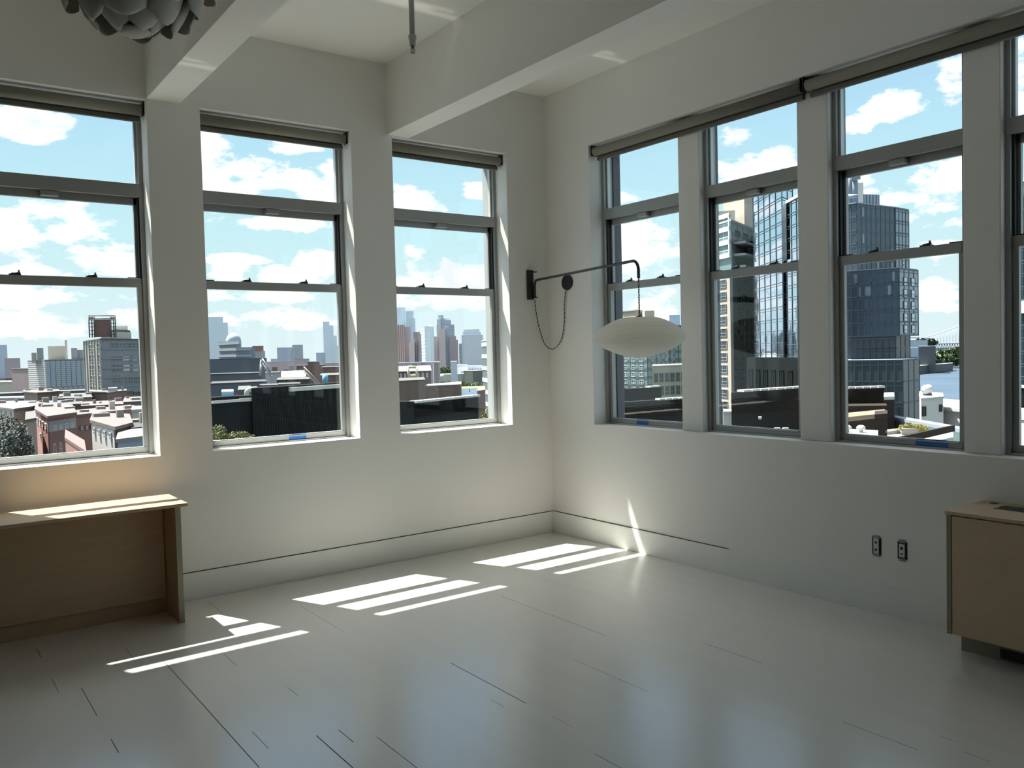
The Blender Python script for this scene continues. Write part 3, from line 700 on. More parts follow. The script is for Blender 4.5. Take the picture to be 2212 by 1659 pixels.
# ---- vegetation
def leaves(name, label, cat, boxes, mat_, n, size, group=None, trunk=None):
    """crown of single leaves scattered through ellipsoids (cx,cy,cz,rx,rz)"""
    mb = MB(); rnd = random.Random(len(label))
    for (c, rx, rz) in boxes:
        for i in range(n//len(boxes)):
            while True:
                v = Vector((rnd.uniform(-1, 1), rnd.uniform(-1, 1), rnd.uniform(-1, 1)))
                if .35 < v.length < 1: break
            p = Vector(c) + Vector((v.x*rx, v.y*rx, v.z*rz)); a = Vector((rnd.gauss(0, 1), rnd.gauss(0, 1), rnd.gauss(0, 1))).normalized()
            b = a.orthogonal().normalized(); c2_ = a.cross(b); s = size*rnd.uniform(.6, 1.3)
            vs = [mb.bm.verts.new(p+b*s), mb.bm.verts.new(p+c2_*s*.5), mb.bm.verts.new(p-b*s), mb.bm.verts.new(p-c2_*s*.5)]; mb.bm.faces.new(vs)
    t = empty(name, (boxes[0][0][0], boxes[0][0][1], boxes[0][0][2]-boxes[0][2]), label=label, cat=cat, group=group)
    o = mb.build('foliage', mat_, t); o.location = -t.location
    tk = MB()
    for (c, rx, rz) in boxes: tk.tube([Vector(c)-Vector((0, 0, rz*1.4)), Vector(c)+Vector((0, 0, rz*.3))], [rx*.08, rx*.03], 6)
    o2 = tk.build('stems', CO['brnd'], t); o2.location = -t.location
    return t
def at(px, py, d): return G(px, d, Zp(px, py, d))

def clutter(root, f, zt, n, depth, seed, hmax=1.0):
    '''chimneys, hatches and parapet stubs standing on a flat roof'''
    r2 = random.Random(seed); o = root.location; A, B = f[0], f[-1]; v = outward(Vector(((A+B)/2)[:]), 1.)-(A+B)/2; d = B-A
    n = max(2, int(n*.7))
    for i in range(n):
        p = A + d*((i+r2.uniform(.2, .8))/n) + v*depth*r2.uniform(.15, .85); w_ = r2.uniform(.3, 1.1); h_ = r2.uniform(.25, hmax*(.95 if i % 3 else .45))
        q = MB().box(p.x-o.x-w_/2, p.x-o.x+w_/2, p.y-o.y-w_*.4, p.y-o.y+w_*.4, zt-o.z, zt-o.z+h_)
        q.build(('chimney', 'roof_hatch', 'vent_stack')[i % 3], CO[('mauve', 'tan', 'white', 'grey')[i % 4]], root)

# ================= seen through the leftmost window
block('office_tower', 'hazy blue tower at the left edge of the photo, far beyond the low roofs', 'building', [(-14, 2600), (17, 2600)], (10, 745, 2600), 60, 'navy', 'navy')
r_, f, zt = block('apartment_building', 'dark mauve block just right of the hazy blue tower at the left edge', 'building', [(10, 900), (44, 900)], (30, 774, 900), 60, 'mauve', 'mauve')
block('apartment_building', 'brown brick block left of the long white hospital-like slab', 'building', [(24, 520), (61, 500)], (40, 797, 510), 40, 'mauve', 'roofg')
block('warehouse', 'low pale shed with a flat roof at the far left above the elevated road', 'building', [(-20, 360), (24, 350)], (5, 826, 355), 30, 'cream', 'cream')
# white slab with a glass front
r_, f, zt = block('apartment_building', 'long pale slab building with a blue glass front and a rooftop block', 'building', [(61, 440), (98, 410), (186, 420)], (98, 778, 410), 30, 'pale', 'pale')
o = r_.location
for (a, b, y, d, mt_, nm) in ((69, 80, 762, 418, 'pale', 'stair_tower'), (81, 95, 752, 416, 'grey', 'water_tank'), (105, 147, 748, 440, 'cream', 'penthouse'), (155, 168, 752, 440, 'grey', 'stair_tower'), (160, 186, 756, 445, 'pale', 'penthouse')):
    block(None, None, None, [(a, d), (b, d)], (a, y, d), 8, mt_, None, base=zt-1, root=r_, part=nm)
block(None, None, None, [(142, 436), (147, 436)], (144, 735, 436), 2, 'cream', None, base=zt, root=r_, part='chimney')
A, B = f[1], f[2]; dd, nn, ln = frame_at(r_, A, B)
z1, z0 = zat(110, 769, A)-2.2, zat(110, 840, A)
q = [A+nn*.3, B+nn*.3, B-nn*.1, A-nn*.1]; MB().prism([(p.x-o.x, p.y-o.y) for p in q], z0-o.z, z1-o.z).build('glass_front', CO['ghaze'], r_)
grid(r_, A+nn*.3, B+nn*.3, z1, z0, 8, 0, .9, 'pale', 'fins', proud=.4); grid(r_, A+nn*.3, B+nn*.3, z1, z0, 0, 14, .22, 'slateb', 'floor_lines', proud=.1)
grid(r_, f[0], f[1], zt, z0, 2, 14, .35, 'white', 'floor_lines', proud=.15)
# grey corner building
r_, f, zt = block('office_building', 'grey corner office building with triple windows and a white rooftop house', 'building', [(184, 245), (219, 222), (345, 236)], (219, 733, 222), 30, 'grey', 'roofg')
for i, (ya, yb) in enumerate(((740, 751), (769, 781), (787, 804), (811, 829))):
    for (xa, xb) in ((225, 254), (263, 291), (299, 326)):
        if i in (1, 2) and xa == 263: continue
        P, Q = G(xa, 225), G(xb, 228); P = f[1]+(f[2]-f[1]).normalized()*(P-f[1]).length; Q = f[1]+(f[2]-f[1]).normalized()*(Q-f[1]).length
        windows(r_, P, Q, zat(xa, ya, P), zat(xa, yb, P), 3, 1, .8, .95, 0, 1, 'wdark', 'white', 2)
for (xa, xb) in ((263, 291), (299, 326)):
    P = f[1]+(f[2]-f[1]).normalized()*(G(xa, 226)-f[1]).length; Q = f[1]+(f[2]-f[1]).normalized()*(G(xb, 229)-f[1]).length
    windows(r_, P, Q, zat(xa, 845, P), zat(xa, 861, P), 1, 1, .95, .95, 0, 1, 'wdark', 'grey', 1)
    for ya, yb in ((769, 780), (787, 803)): windows(r_, P, Q, zat(xa, ya, P), zat(xa, yb, P), 1, 1, .9, .9, 0, 1, 'frame', 'grey', 1)
windows(r_, f[0], f[1], zat(200, 742, f[0]), zat(200, 850, f[0]), 3, 5, .62, .72, .25, .95, 'wdark', 'white', 1)
grid(r_, f[0], f[1], zt, zat(200, 850, f[0]), 6, 0, .35, 'cream', 'stone_pilasters', proud=.3)
grid(r_, f[1], f[2], zt, zat(219, 837, f[1]), 0, 5, .30, 'slateb', 'string_courses', proud=.15)
rb = zt
block(None, None, None, [(221, 236), (286, 242)], (221, 716, 236), 9, 'white', None, base=rb, root=r_, part='rooftop_house')
block(None, None, None, [(246, 244), (279, 246)], (250, 704, 244), 7, 'white', None, base=rb, root=r_, part='rooftop_house')
block(None, None, None, [(243, 243), (284, 246)], (250, 713, 243), 8.4, 'roofd', None, base=Zp(250, 718, 243), root=r_, part='awning')
# lattice sign frame
sg = empty('rooftop_sign_frame', G(222, 233, rb), label='dark steel lattice frame with a sign panel on the grey corner building', cat='sign frame')
o = sg.location; mb = MB()
for x in (196, 202, 207, 243, 249, 253): mb.tube([at(x, 729, 232)-o, at(x, 681, 232)-o], .16, 5)
for y in (682, 686, 691, 698, 706, 714, 722): mb.tube([at(196, y, 232)-o, at(207, y, 232)-o], .12, 5); mb.tube([at(243, y, 232)-o, at(253, y, 232)-o], .12, 5)
for y in (682, 688): mb.tube([at(196, y, 232)-o, at(253, y, 232)-o], .14, 5)
mb.tube([at(196, 683, 232)-o, at(196, 683, 236)-o], .14, 5)
mb.build('lattice', CO['steeld'], sg)
f_, pl = plan([(208, 233), (243, 233)], .6); MB().prism([(p.x-o.x, p.y-o.y) for p in pl], Zp(208, 728, 233)-o.z, Zp(208, 690, 233)-o.z).build('sign_panel', CO['brickd'], sg)
# elevated road
er = empty('elevated_road', G(80, 300, BASE), label='dark elevated road on piers crossing behind the low roofs at left', cat='road')
o = er.location; f_, pl = plan([(-40, 300), (240, 300)], 14); MB().prism([(p.x-o.x, p.y-o.y) for p in pl], Zp(80, 857, 300)-o.z, Zp(80, 847, 300)-o.z).build('deck', CO['steeld'], er)
for x in (1, 30, 92, 155, 215):
    f_, pl = plan([(x-1.5, 301), (x+1.5, 301)], 5); MB().prism([(p.x-o.x, p.y-o.y) for p in pl], 0, Zp(80, 857, 300)-o.z).build('pier', CO['steeld'], er)
block('warehouse', 'pale grey shed with a white roof under the elevated road at left', 'building', [(-20, 262), (52, 258)], (10, 861, 260), 12, 'pale', 'roofw')
block('warehouse', 'pale shed with white roof seen under the elevated road, left of the brown bulkhead', 'building', [(122, 255), (190, 258)], (150, 862, 256), 12, 'pale', 'roofw')
# brown near blocks
r_, f, zt = block('brick_building', 'dark brown flat-roofed brick block in front of the elevated road', 'building', [(49, 186), (78, 176), (124, 180)], (78, 850, 176), 12, 'brown', 'roofp')
clutter(r_, f, zt+.1, 5, 11, 1)
windows(r_, f[1], f[2], zat(90, 858, f[1]), zat(90, 865, f[1]), 3, 1, .3, .8)
r_, f, zt = block('brick_building', 'taupe parapet building with white coping below the grey corner building', 'building', [(191, 172), (228, 166)], (200, 848, 170), 10, 'brown', 'roofl')
clutter(r_, f, zt+.1, 4, 10, 2)
r_, f, zt = block('brick_building', 'taupe stepped gable building right of the white-coped parapet', 'building', [(228, 160), (271, 168)], (240, 850, 160), 10, 'brown', 'roofg')
clutter(r_, f, zt+.1, 3, 10, 3)
block(None, None, None, [(231, 164), (251, 164)], (240, 838, 164), 3, 'white', None, base=zt-.2, root=r_, part='stair_house')
r_, f, zt = block('brick_building', 'low tan roof with small white vents left of the taupe parapet building', 'building', [(122, 150), (196, 150)], (130, 863, 150), 22, 'tan', 'roofg')
clutter(r_, f, zt+.1, 8, 20, 4)
r_, f, zt = block('row_house', 'cream row building with small windows above the dark trees, lower left', 'building', [(-20, 128), (25, 118), (76, 124)], (25, 886, 118), 16, 'cream', 'roofl')
clutter(r_, f, zt+.1, 5, 14, 5)
windows(r_, f[1], f[2], zat(30, 891, f[1]), zat(30, 898, f[1]), 4, 1, .35, .9); windows(r_, f[0], f[1], zat(20, 891, f[1]), zat(20, 901, f[1]), 4, 1, .35, .9)
r_, f, zt = block('row_house', 'long dark brown flat roof right of the cream row building', 'building', [(72, 116), (176, 116)], (72, 880, 116), 14, 'brickd', 'roofg')
clutter(r_, f, zt+.1, 9, 13, 6)
r_, f, zt = block('row_house', 'long white-walled rooftop range under the taupe parapet building', 'building', [(172, 112), (262, 112)], (200, 879, 112), 12, 'tan', 'roofp')
clutter(r_, f, zt+.1, 8, 11, 7)
windows(r_, f[0], f[1], zat(200, 889, f[0]), zat(200, 897, f[0]), 4, 1, .3, .9, .6, .95)
r_, f, zt = block('row_house', 'pale roof with white curbs at the right side of the leftmost window', 'building', [(262, 118), (345, 120)], (280, 871, 118), 16, 'mauve', 'roofp')
clutter(r_, f, zt+.1, 6, 14, 8)
block('row_house', 'white cubic stair house at the right edge of the leftmost window', 'building', [(281, 84), (345, 86)], (290, 889, 84), 6, 'white', 'roofw')
# red building with sunlit end
r_, f, zt = block('brick_building', 'red brick building with sunlit left end and grey upper front, lower left view', 'building', [(73, 94.), (98, 80.), (157, 84)], (98, 903, 80), 15, 'brick', 'roofp')
clutter(r_, f, zt+.1, 6, 13, 9)
A, B = f[1], f[2]; dd, nn, ln = frame_at(r_, A, B); o = r_.location
q = [A+nn*.08, B+nn*.08, B-nn*.05, A-nn*.05]; MB().prism([(p.x-o.x, p.y-o.y) for p in q], zat(98, 934, A)-o.z, zt-o.z-.3).build('upper_front', CO['grey'], r_)
MB().prism([(p.x-o.x, p.y-o.y) for p in q], zat(98, 1010, A)-o.z, zat(98, 934, A)-o.z).build('lower_front', CO['brickd'], r_)
windows(r_, A, B, zat(98, 921, A), zat(98, 933, A), 4, 1, .6, .9, .1, .95); windows(r_, A, B, zat(98, 960, A), zat(98, 985, A), 3, 1, .45, .9, .05, .7)
windows(r_, f[0], f[1], zat(85, 918, f[1]), zat(85, 932, f[1]), 4, 1, .45, .85); windows(r_, f[0], f[1], zat(85, 951, f[1]), zat(85, 965, f[1]), 2, 1, .25, .85, .25, .75)
r_, f, zt = block('brick_building', 'dark red brick front with three pale windows beside the red brick building', 'building', [(157, 86), (282, 92)], (157, 901, 86), 9, 'brickd', 'roofp')
clutter(r_, f, zt+.1, 7, 8, 10)
windows(r_, f[0], f[1], zat(170, 921, f[0]), zat(170, 932, f[0]), 3, 1, .6, .9, .05, .30, 'frame', 'brickd')
r_, f, zt = block('row_house', 'white house with a sunlit blank end wall and pinkish roof, lower left view', 'building', [(192, 62.5), (242, 55), (278, 58)], (242, 928, 55), 9, 'white', 'roofp')
clutter(r_, f, zt+.1, 4, 8, 11)
A, B = f[1], f[2]; dd, nn, ln = frame_at(r_, A, B); o = r_.location
q = [A+nn*.06, B+nn*.06, B-nn*.05, A-nn*.05]; MB().prism([(p.x-o.x, p.y-o.y) for p in q], BASE-o.z, zt-o.z-.05).build('brick_front', CO['brickd'], r_)
windows(r_, f[0], f[1], zat(215, 938, f[1]), zat(215, 958, f[1]), 4, 1, .3, .85)
block('row_house', 'pale blue sloping metal roof at the right bottom of the leftmost window', 'building', [(246, 50), (345, 52)], (250, 956, 50), 7, 'slateb', 'roofl')
r_, f, zt = block('row_house', 'grey flat roof behind the pale blue metal roof, right edge of leftmost window', 'building', [(278, 57), (345, 58)], (290, 930, 57), 9, 'grey', 'roofd')
clutter(r_, f, zt+.1, 5, 8, 12)
block('row_house', 'low pink roof between the red brick building and the white house', 'building', [(134, 62), (176, 52)], (140, 957, 60), 7, 'brick', 'roofr')
block('row_house', 'narrow grey-brown gable wall left of the red brick building', 'building', [(49, 74), (73, 76)], (55, 912, 74), 12, 'tan', 'roofg')
leaves('street_tree', 'dark street trees at the bottom left corner of the leftmost window', 'tree', [(at(-12, 962, 62), 1.6, 2.0), (at(8, 985, 60), 1.5, 1.6), (at(12, 938, 72), 1.3, 1.3), (at(30, 968, 60), .9, 1.2)], CO['leafd'], 4500, .10)

# ================= middle window of the left wall
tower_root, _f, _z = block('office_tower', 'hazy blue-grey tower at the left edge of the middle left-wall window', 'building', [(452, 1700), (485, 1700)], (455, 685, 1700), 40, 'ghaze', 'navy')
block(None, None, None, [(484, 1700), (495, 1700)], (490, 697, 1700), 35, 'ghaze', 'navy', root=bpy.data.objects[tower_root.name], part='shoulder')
dm = empty('domed_hall', G(506, 1500, BASE), label='hazy grey dome right of the blue-grey tower', cat='building')
MB().lathe((0, 0, 0), [(15/1796*1500, 0), (15/1796*1500, Zp(506, 738, 1500)-BASE)] + [(15/1796*1500*math.cos(a*R(15)), Zp(506, 738, 1500)-BASE + 15*math.sin(a*R(15))) for a in range(1, 7)], 24).build('dome', CO['navy'], dm)
r_, f, zt = block('apartment_building', 'stepped apartment block with white balcony bands, left in the middle window', 'building', [(474, 520), (521, 500)], (500, 737, 500), 24, 'slateb', 'slateb')
bands(r_, f[0], f[1], [zt-1-3.6*i for i in range(9)], 1.5, 'pale', 'balcony_band', 1.2)
_, f, zt = block(None, None, None, [(508, 495), (552, 500)], (520, 751, 497), 22, 'slateb', 'slateb', root=r_, part='lower_step')
bands(r_, f[0], f[1], [zt-1-3.6*i for i in range(6)], 1.3, 'pale', 'balcony_band', 1.2, 0, .75)
block('apartment_building', 'slate-grey mass below the balcony-banded apartments', 'building', [(452, 430), (576, 440)], (500, 776, 432), 22, 'slated', 'roofd')
r_, f, zt = block('warehouse', 'dark waterside range with bright window strips in the middle window', 'building', [(452, 300), (560, 300)], (500, 808, 300), 20, 'slated', 'roofd')
bands(r_, f[0], f[1], [zt-2.5, zt-6], .5, 'pale', 'window_strip', .04, .1, .9)
block('warehouse', 'dark slate shed with pale eaves left of the round roof duct', 'building', [(452, 200), (575, 205)], (500, 829, 200), 20, 'slated', 'roofd')
block('apartment_building', 'block with rusty red top beyond the balcony-banded apartments', 'building', [(546, 700), (570, 700)], (550, 748, 700), 18, 'brick', 'brick')
block('apartment_building', 'pale block with white side wall below the rusty red top', 'building', [(552, 640), (573, 640)], (560, 759, 640), 18, 'pale', 'pale')
r_, f, zt = block('apartment_building', 'grey two-part slab on the skyline at the centre of the middle window', 'building', [(599, 1300), (634, 1300)], (610, 751, 1300), 30, 'slateb', 'slateb')
block(None, None, None, [(632, 1298), (655, 1298)], (640, 745, 1298), 30, 'grey', 'grey', root=r_, part='tall_half')
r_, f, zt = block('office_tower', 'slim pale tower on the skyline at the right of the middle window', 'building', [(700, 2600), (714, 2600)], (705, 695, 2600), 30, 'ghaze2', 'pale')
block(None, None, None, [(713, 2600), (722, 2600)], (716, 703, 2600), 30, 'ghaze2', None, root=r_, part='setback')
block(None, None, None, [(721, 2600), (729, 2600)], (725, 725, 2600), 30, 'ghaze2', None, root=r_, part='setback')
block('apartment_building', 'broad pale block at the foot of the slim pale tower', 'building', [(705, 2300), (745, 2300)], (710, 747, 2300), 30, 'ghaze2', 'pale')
block('apartment_building', 'small dome-roofed grey block left of the slim pale tower', 'building', [(683, 1900), (703, 1900)], (690, 762, 1900), 30, 'slateb', 'slateb')
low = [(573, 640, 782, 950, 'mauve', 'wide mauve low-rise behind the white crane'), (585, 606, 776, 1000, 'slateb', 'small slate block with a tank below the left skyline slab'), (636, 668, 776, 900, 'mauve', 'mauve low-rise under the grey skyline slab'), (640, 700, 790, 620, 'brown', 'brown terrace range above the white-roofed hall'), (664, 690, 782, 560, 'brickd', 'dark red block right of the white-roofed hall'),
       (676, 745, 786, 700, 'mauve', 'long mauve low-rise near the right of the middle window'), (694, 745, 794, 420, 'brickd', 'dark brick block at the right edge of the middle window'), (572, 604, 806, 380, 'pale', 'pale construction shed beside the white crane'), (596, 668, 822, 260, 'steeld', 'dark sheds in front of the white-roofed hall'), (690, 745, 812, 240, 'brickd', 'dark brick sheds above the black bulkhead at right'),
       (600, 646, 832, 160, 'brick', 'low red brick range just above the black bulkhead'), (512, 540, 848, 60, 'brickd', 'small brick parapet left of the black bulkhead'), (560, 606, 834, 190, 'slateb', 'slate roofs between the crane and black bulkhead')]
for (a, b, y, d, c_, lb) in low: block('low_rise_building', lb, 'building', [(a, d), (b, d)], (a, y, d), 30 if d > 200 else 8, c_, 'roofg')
hall = empty('market_hall', G(630, 330, BASE), label='hall with a bright white pitched roof in the middle window', cat='building'); o = hall.location
f_, pl = plan([(606, 330), (660, 330)], 24); zh = Zp(630, 814, 330)
MB().prism([(p.x-o.x, p.y-o.y) for p in pl], 0, zh-o.z).build('wall', CO['grey'], hall)
mid0, mid1 = (pl[0]+pl[3])/2, (pl[1]+pl[2])/2; rz = Zp(630, 801, 342)-o.z
mb = MB(); vs = [mb.bm.verts.new(v) for v in ((pl[0].x-o.x, pl[0].y-o.y, zh-o.z), (pl[1].x-o.x, pl[1].y-o.y, zh-o.z), (mid1.x-o.x, mid1.y-o.y, rz), (mid0.x-o.x, mid0.y-o.y, rz), (pl[2].x-o.x, pl[2].y-o.y, zh-o.z), (pl[3].x-o.x, pl[3].y-o.y, zh-o.z))]
for q in ((0, 1, 2, 3), (3, 2, 4, 5), (1, 4, 2), (0, 3, 5), (0, 5, 4, 1)): mb.bm.faces.new([vs[i] for i in q])
mb.build('roof', CO['roofw'], hall)
def crane(label, segs, d, r, mat_):
    t = empty('construction_crane', at(segs[0][0][0], segs[0][0][1], d), label=label, cat='crane'); o = t.location
    for sgm in segs:
        mb = MB(); P = [at(x, y, d)-o for x, y in sgm]
        for a, b in zip(P[:-1], P[1:]):
            mb.tube([a, b], r, 6)
            mb.tube([a+Vector((0, 0, r*4)), b+Vector((0, 0, r*4))], r*.7, 5)
            n = 10
            for i in range(n): mb.tube([a+(b-a)*i/n, a+(b-a)*(i+.5)/n+Vector((0, 0, r*4)), a+(b-a)*(i+1)/n], r*.4, 4)
        mb.build('boom', CO[mat_], t)
    f_, pl = plan([(segs[0][-1][0]-3, d), (segs[0][-1][0]+3, d)], 4); MB().prism([(p.x-o.x, p.y-o.y) for p in pl], BASE-o.z, Zp(segs[0][-1][0], segs[0][-1][1], d)-o.z).build('mast', CO['steelw'], t)
crane('white crawler crane right of the dark apartment mass in the middle window', [[(566, 783), (584, 812)], [(564, 786), (560, 812)]], 290, .35, 'steelw')
crane('pale crane boom slanting down to the right above the black bulkhead', [[(655, 800), (690, 838)]], 200, .22, 'cream')
tn = empty('water_tank', at(701, 830, 150), label='small blue cylinder tank on the brick sheds above the black bulkhead', cat='tank')
MB().lathe((0, 0, 0), [(0, 0), (.5, 0), (.5, 1.6), (0, 1.75)], 16).build('tank', CO['blue'], tn)
# black bulkhead on the neighbouring roof
RT = -2.4
r_, f, zt = block('rooftop_bulkhead', 'large black metal rooftop bulkhead filling the bottom of the middle window', 'building', [(541, 20.5), (745, 23)], (541, 850, 20.5), .6, 'black', 'black', base=RT, lip=.02)
bands(r_, f[0], f[1], [zt+.03], .10, 'white', 'white_coping', .10, .36, 1.0)
dd, nn, ln = frame_at(r_, f[0], f[1]); o = r_.location; mb = MB()
for i in range(60):
    p = f[0]+dd*ln*(i+.5)/60; q = [p-dd*.02, p+dd*.02, p+dd*.02+nn*.03, p-dd*.02+nn*.03]; mb.prism([(x.x-o.x, x.y-o.y) for x in q], 0, zt-o.z-.02)
mb.build('ribs', CO['black'], r_)
r_, f, zt = block('rooftop_bulkhead', 'lower black bulkhead left of the large one, with a thin white coping', 'building', [(452, 19), (513, 19.4)], (460, 871, 19), .5, 'black', 'black', base=RT, lip=.02)
bands(r_, f[0], f[1], [zt+.02], .06, 'white', 'white_coping', .06)
r_, f, zt = block('rooftop_bulkhead', 'short black bulkhead step between the lower and the large black bulkhead', 'building', [(505, 20.4), (541, 20.6)], (520, 867, 20.4), .4, 'black', 'black', base=RT, lip=.02)
bands(r_, f[0], f[1], [zt+.03], .08, 'white', 'white_coping', .06)
dc = empty('roof_duct', at(545, 852, 30), label='curved pale roof duct peeping over the black bulkhead', cat='duct')
MB().tube([G(529, 30, Zp(529, 858, 30))-dc.location, G(531, 30, Zp(531, 846, 30))-dc.location, G(538, 30, Zp(538, 841, 30))-dc.location, G(550, 30, Zp(550, 840, 30))-dc.location, G(556, 30, Zp(556, 846, 30))-dc.location, G(557, 30, Zp(557, 858, 30))-dc.location], .09, 10).build('duct', CO['pale'], dc)
tt = block('patio_umbrella', 'pale blue canopy beyond the lower black bulkhead', 'canopy', [(476, 45), (502, 45)], (480, 851, 45), 3, 'blue', 'navy', base=Zp(480, 862, 45), lip=.05)
leaves('terrace_shrub', 'olive green shrub at the bottom left of the middle window', 'shrub', [(at(466, 936, 16.5), .16, .16), (at(472, 945, 16.5), .14, .12)], CO['leafo'], 900, .02)
leaves('terrace_shrub', 'row of grey-green shrubs right of the olive shrub, below the black bulkhead', 'shrub', [(at(500, 946, 16.5), .16, .12), (at(516, 944, 16.5), .15, .12), (at(533, 948, 16.5), .12, .09), (at(488, 950, 16.5), .12, .10)], CO['leafo'], 1800, .02)
block('planter_box', 'grey planter holding the shrubs below the black bulkhead', 'planter', [(452, 16.2), (545, 16.4)], (500, 955, 16.2), .6, 'grey', None, base=RT)

# ================= window nearest the corner on the left wall
def tower(lb, pts, top, depth, wall, steps=(), roof=None, lines=None, nm='office_tower'):
    r_, f, zt = block(nm, lb, 'building', pts, top, depth, wall, roof)
    for (a, b, y, d, w_) in steps: block(None, None, None, [(a, d), (b, d)], (a, y, d), depth*.7, w_, None, base=BASE, root=r_, part='setback')
    if lines:
        for i in range(len(f)-1): grid(r_, f[i], f[i+1], zt, BASE+20, lines[0], lines[1], lines[2], lines[3], 'facade_lines', proud=lines[2]*.5)
    return r_, f, zt
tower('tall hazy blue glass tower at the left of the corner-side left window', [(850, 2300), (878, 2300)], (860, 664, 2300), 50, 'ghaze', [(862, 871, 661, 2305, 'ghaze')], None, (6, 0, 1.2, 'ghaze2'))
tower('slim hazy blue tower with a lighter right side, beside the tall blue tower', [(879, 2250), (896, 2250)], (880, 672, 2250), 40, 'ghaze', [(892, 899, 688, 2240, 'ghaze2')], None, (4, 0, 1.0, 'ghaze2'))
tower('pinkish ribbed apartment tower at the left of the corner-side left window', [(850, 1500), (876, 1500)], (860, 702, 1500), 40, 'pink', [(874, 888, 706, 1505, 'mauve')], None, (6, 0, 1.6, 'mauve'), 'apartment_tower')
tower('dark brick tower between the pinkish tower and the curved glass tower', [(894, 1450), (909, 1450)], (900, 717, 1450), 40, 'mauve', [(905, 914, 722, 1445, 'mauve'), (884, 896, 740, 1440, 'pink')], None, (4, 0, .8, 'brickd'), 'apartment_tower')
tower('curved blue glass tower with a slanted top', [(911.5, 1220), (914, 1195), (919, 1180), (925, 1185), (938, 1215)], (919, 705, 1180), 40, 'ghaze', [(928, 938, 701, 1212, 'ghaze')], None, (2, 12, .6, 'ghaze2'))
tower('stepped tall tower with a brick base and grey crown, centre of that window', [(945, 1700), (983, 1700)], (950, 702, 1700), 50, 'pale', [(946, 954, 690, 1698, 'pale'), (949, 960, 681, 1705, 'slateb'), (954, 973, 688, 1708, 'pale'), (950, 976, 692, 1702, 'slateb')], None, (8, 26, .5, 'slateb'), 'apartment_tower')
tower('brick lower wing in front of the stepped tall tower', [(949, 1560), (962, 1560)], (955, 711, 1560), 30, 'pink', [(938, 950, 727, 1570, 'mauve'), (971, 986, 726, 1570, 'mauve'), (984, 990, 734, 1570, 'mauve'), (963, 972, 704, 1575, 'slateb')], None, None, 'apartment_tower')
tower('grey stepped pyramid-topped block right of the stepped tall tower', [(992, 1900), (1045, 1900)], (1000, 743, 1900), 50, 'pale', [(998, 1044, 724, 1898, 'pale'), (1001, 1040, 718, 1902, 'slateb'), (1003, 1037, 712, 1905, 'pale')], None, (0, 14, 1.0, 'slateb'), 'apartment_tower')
r_, f, zt = block('office_building', 'white office building with small dark windows near the riverside park', 'building', [(1009, 1120), (1047, 1110)], (1015, 791, 1120), 50, 'pale', 'pink')
windows(r_, f[0], f[1], zt-2.5, Zp(1015, 828, 1120), 6, 5, .55, .5, .05, .98, 'wdark', 'white', 1)
r_, f, zt = block('office_building', 'pale slab with diagonal shadow stairs left of the white office building', 'building', [(985, 1140), (1009, 1125)], (990, 789, 1140), 50, 'pale', 'pale')
windows(r_, f[0], f[1], zt-8, Zp(1000, 828, 1130), 1, 6, .3, .7, .3, .7, 'wdark', 'grey', 1)
block('office_building', 'small white stepped block below the stepped tall tower', 'building', [(973, 700), (987, 700)], (980, 781, 700), 20, 'pale', 'white')
block('low_rise_building', 'mauve low-rise strip below the curved glass tower', 'building', [(860, 800), (950, 800)], (900, 783, 800), 20, 'mauve', 'slateb')
# brick hall with white roof and yellow gate
r_, f, zt = block('market_hall', 'brick hall with a bright white sloping roof and white trim at left', 'building', [(852, 300), (930, 300)], (900, 802, 300), 14, 'brickd', None)
o = r_.location; pl = plan([(851, 299), (931, 299)], 18)[1]; MB().prism([(p.x-o.x, p.y-o.y) for p in pl], [zt-o.z]*4, [zt-o.z+.2, zt-o.z+.2, Zp(900, 790, 318)-o.z, Zp(900, 790, 318)-o.z]).build('roof', CO['roofw'], r_)
windows(r_, f[0], f[1], zt-.3, zt-2.6, 7, 1, .5, .8, .1, .95, 'frame', 'white', 2)
gt = empty('gantry', at(890, 821, 270), label='cream steel gantry frame in front of the brick hall', cat='gantry'); o = gt.location; mb = MB()
for a, b in (((881, 822), (881, 792)), ((899, 822), (899, 792)), ((880, 793), (900, 793)), ((880, 812), (900, 812))):
    mb.tube([at(*a, 270)-o, at(*b, 270)-o], .45, 6)
mb.build('frame', CO['yel'], gt)
# riverside
block('low_rise_building', 'long grey riverside shed with a row of small windows', 'building', [(930, 1080), (1000, 1085)], (960, 809, 1080), 40, 'grey', 'pale')
block('waterside_hall', 'dark angular hall on the river bank', 'building', [(1000, 1075), (1020, 1060), (1043, 1070)], (1020, 801, 1060), 40, 'steeld', 'slateb')
dm = empty('domed_hall', at(951, 826, 1050), label='small white dome near the river bank', cat='building'); MB().lathe((0, 0, -8), [(5, 0), (5, 14)]+[(5*math.cos(R(15*k)), 14+5*math.sin(R(15*k))) for k in range(1, 7)], 16).build('dome', CO['white'], dm)
leaves('riverside_trees', 'green riverside trees left of the river in the corner-side window', 'tree', [(at(x, y, 1035), 8, 3.6) for x, y in ((935, 828), (945, 830), (960, 831), (972, 830), (985, 831), (998, 831), (1010, 832), (1024, 832), (1036, 832))], CO['leafg'], 3600, 1.1)
leaves('riverside_trees', 'hazy green park trees below the stepped tall tower', 'tree', [(at(x, 800, 1150), 7, 5) for x in (950, 958, 966, 974, 984)], CO['leafg'], 2000, 1.2)
by = empty('river_buoy', at(1012, 850, 880), label='tiny dark channel buoy in the river', cat='buoy'); MB().lathe((0, 0, -1), [(0, 0), (1.2, 0), (.7, 3), (.3, 6), (0, 6.5)], 10).build('buoy', CO['steeld'], by)
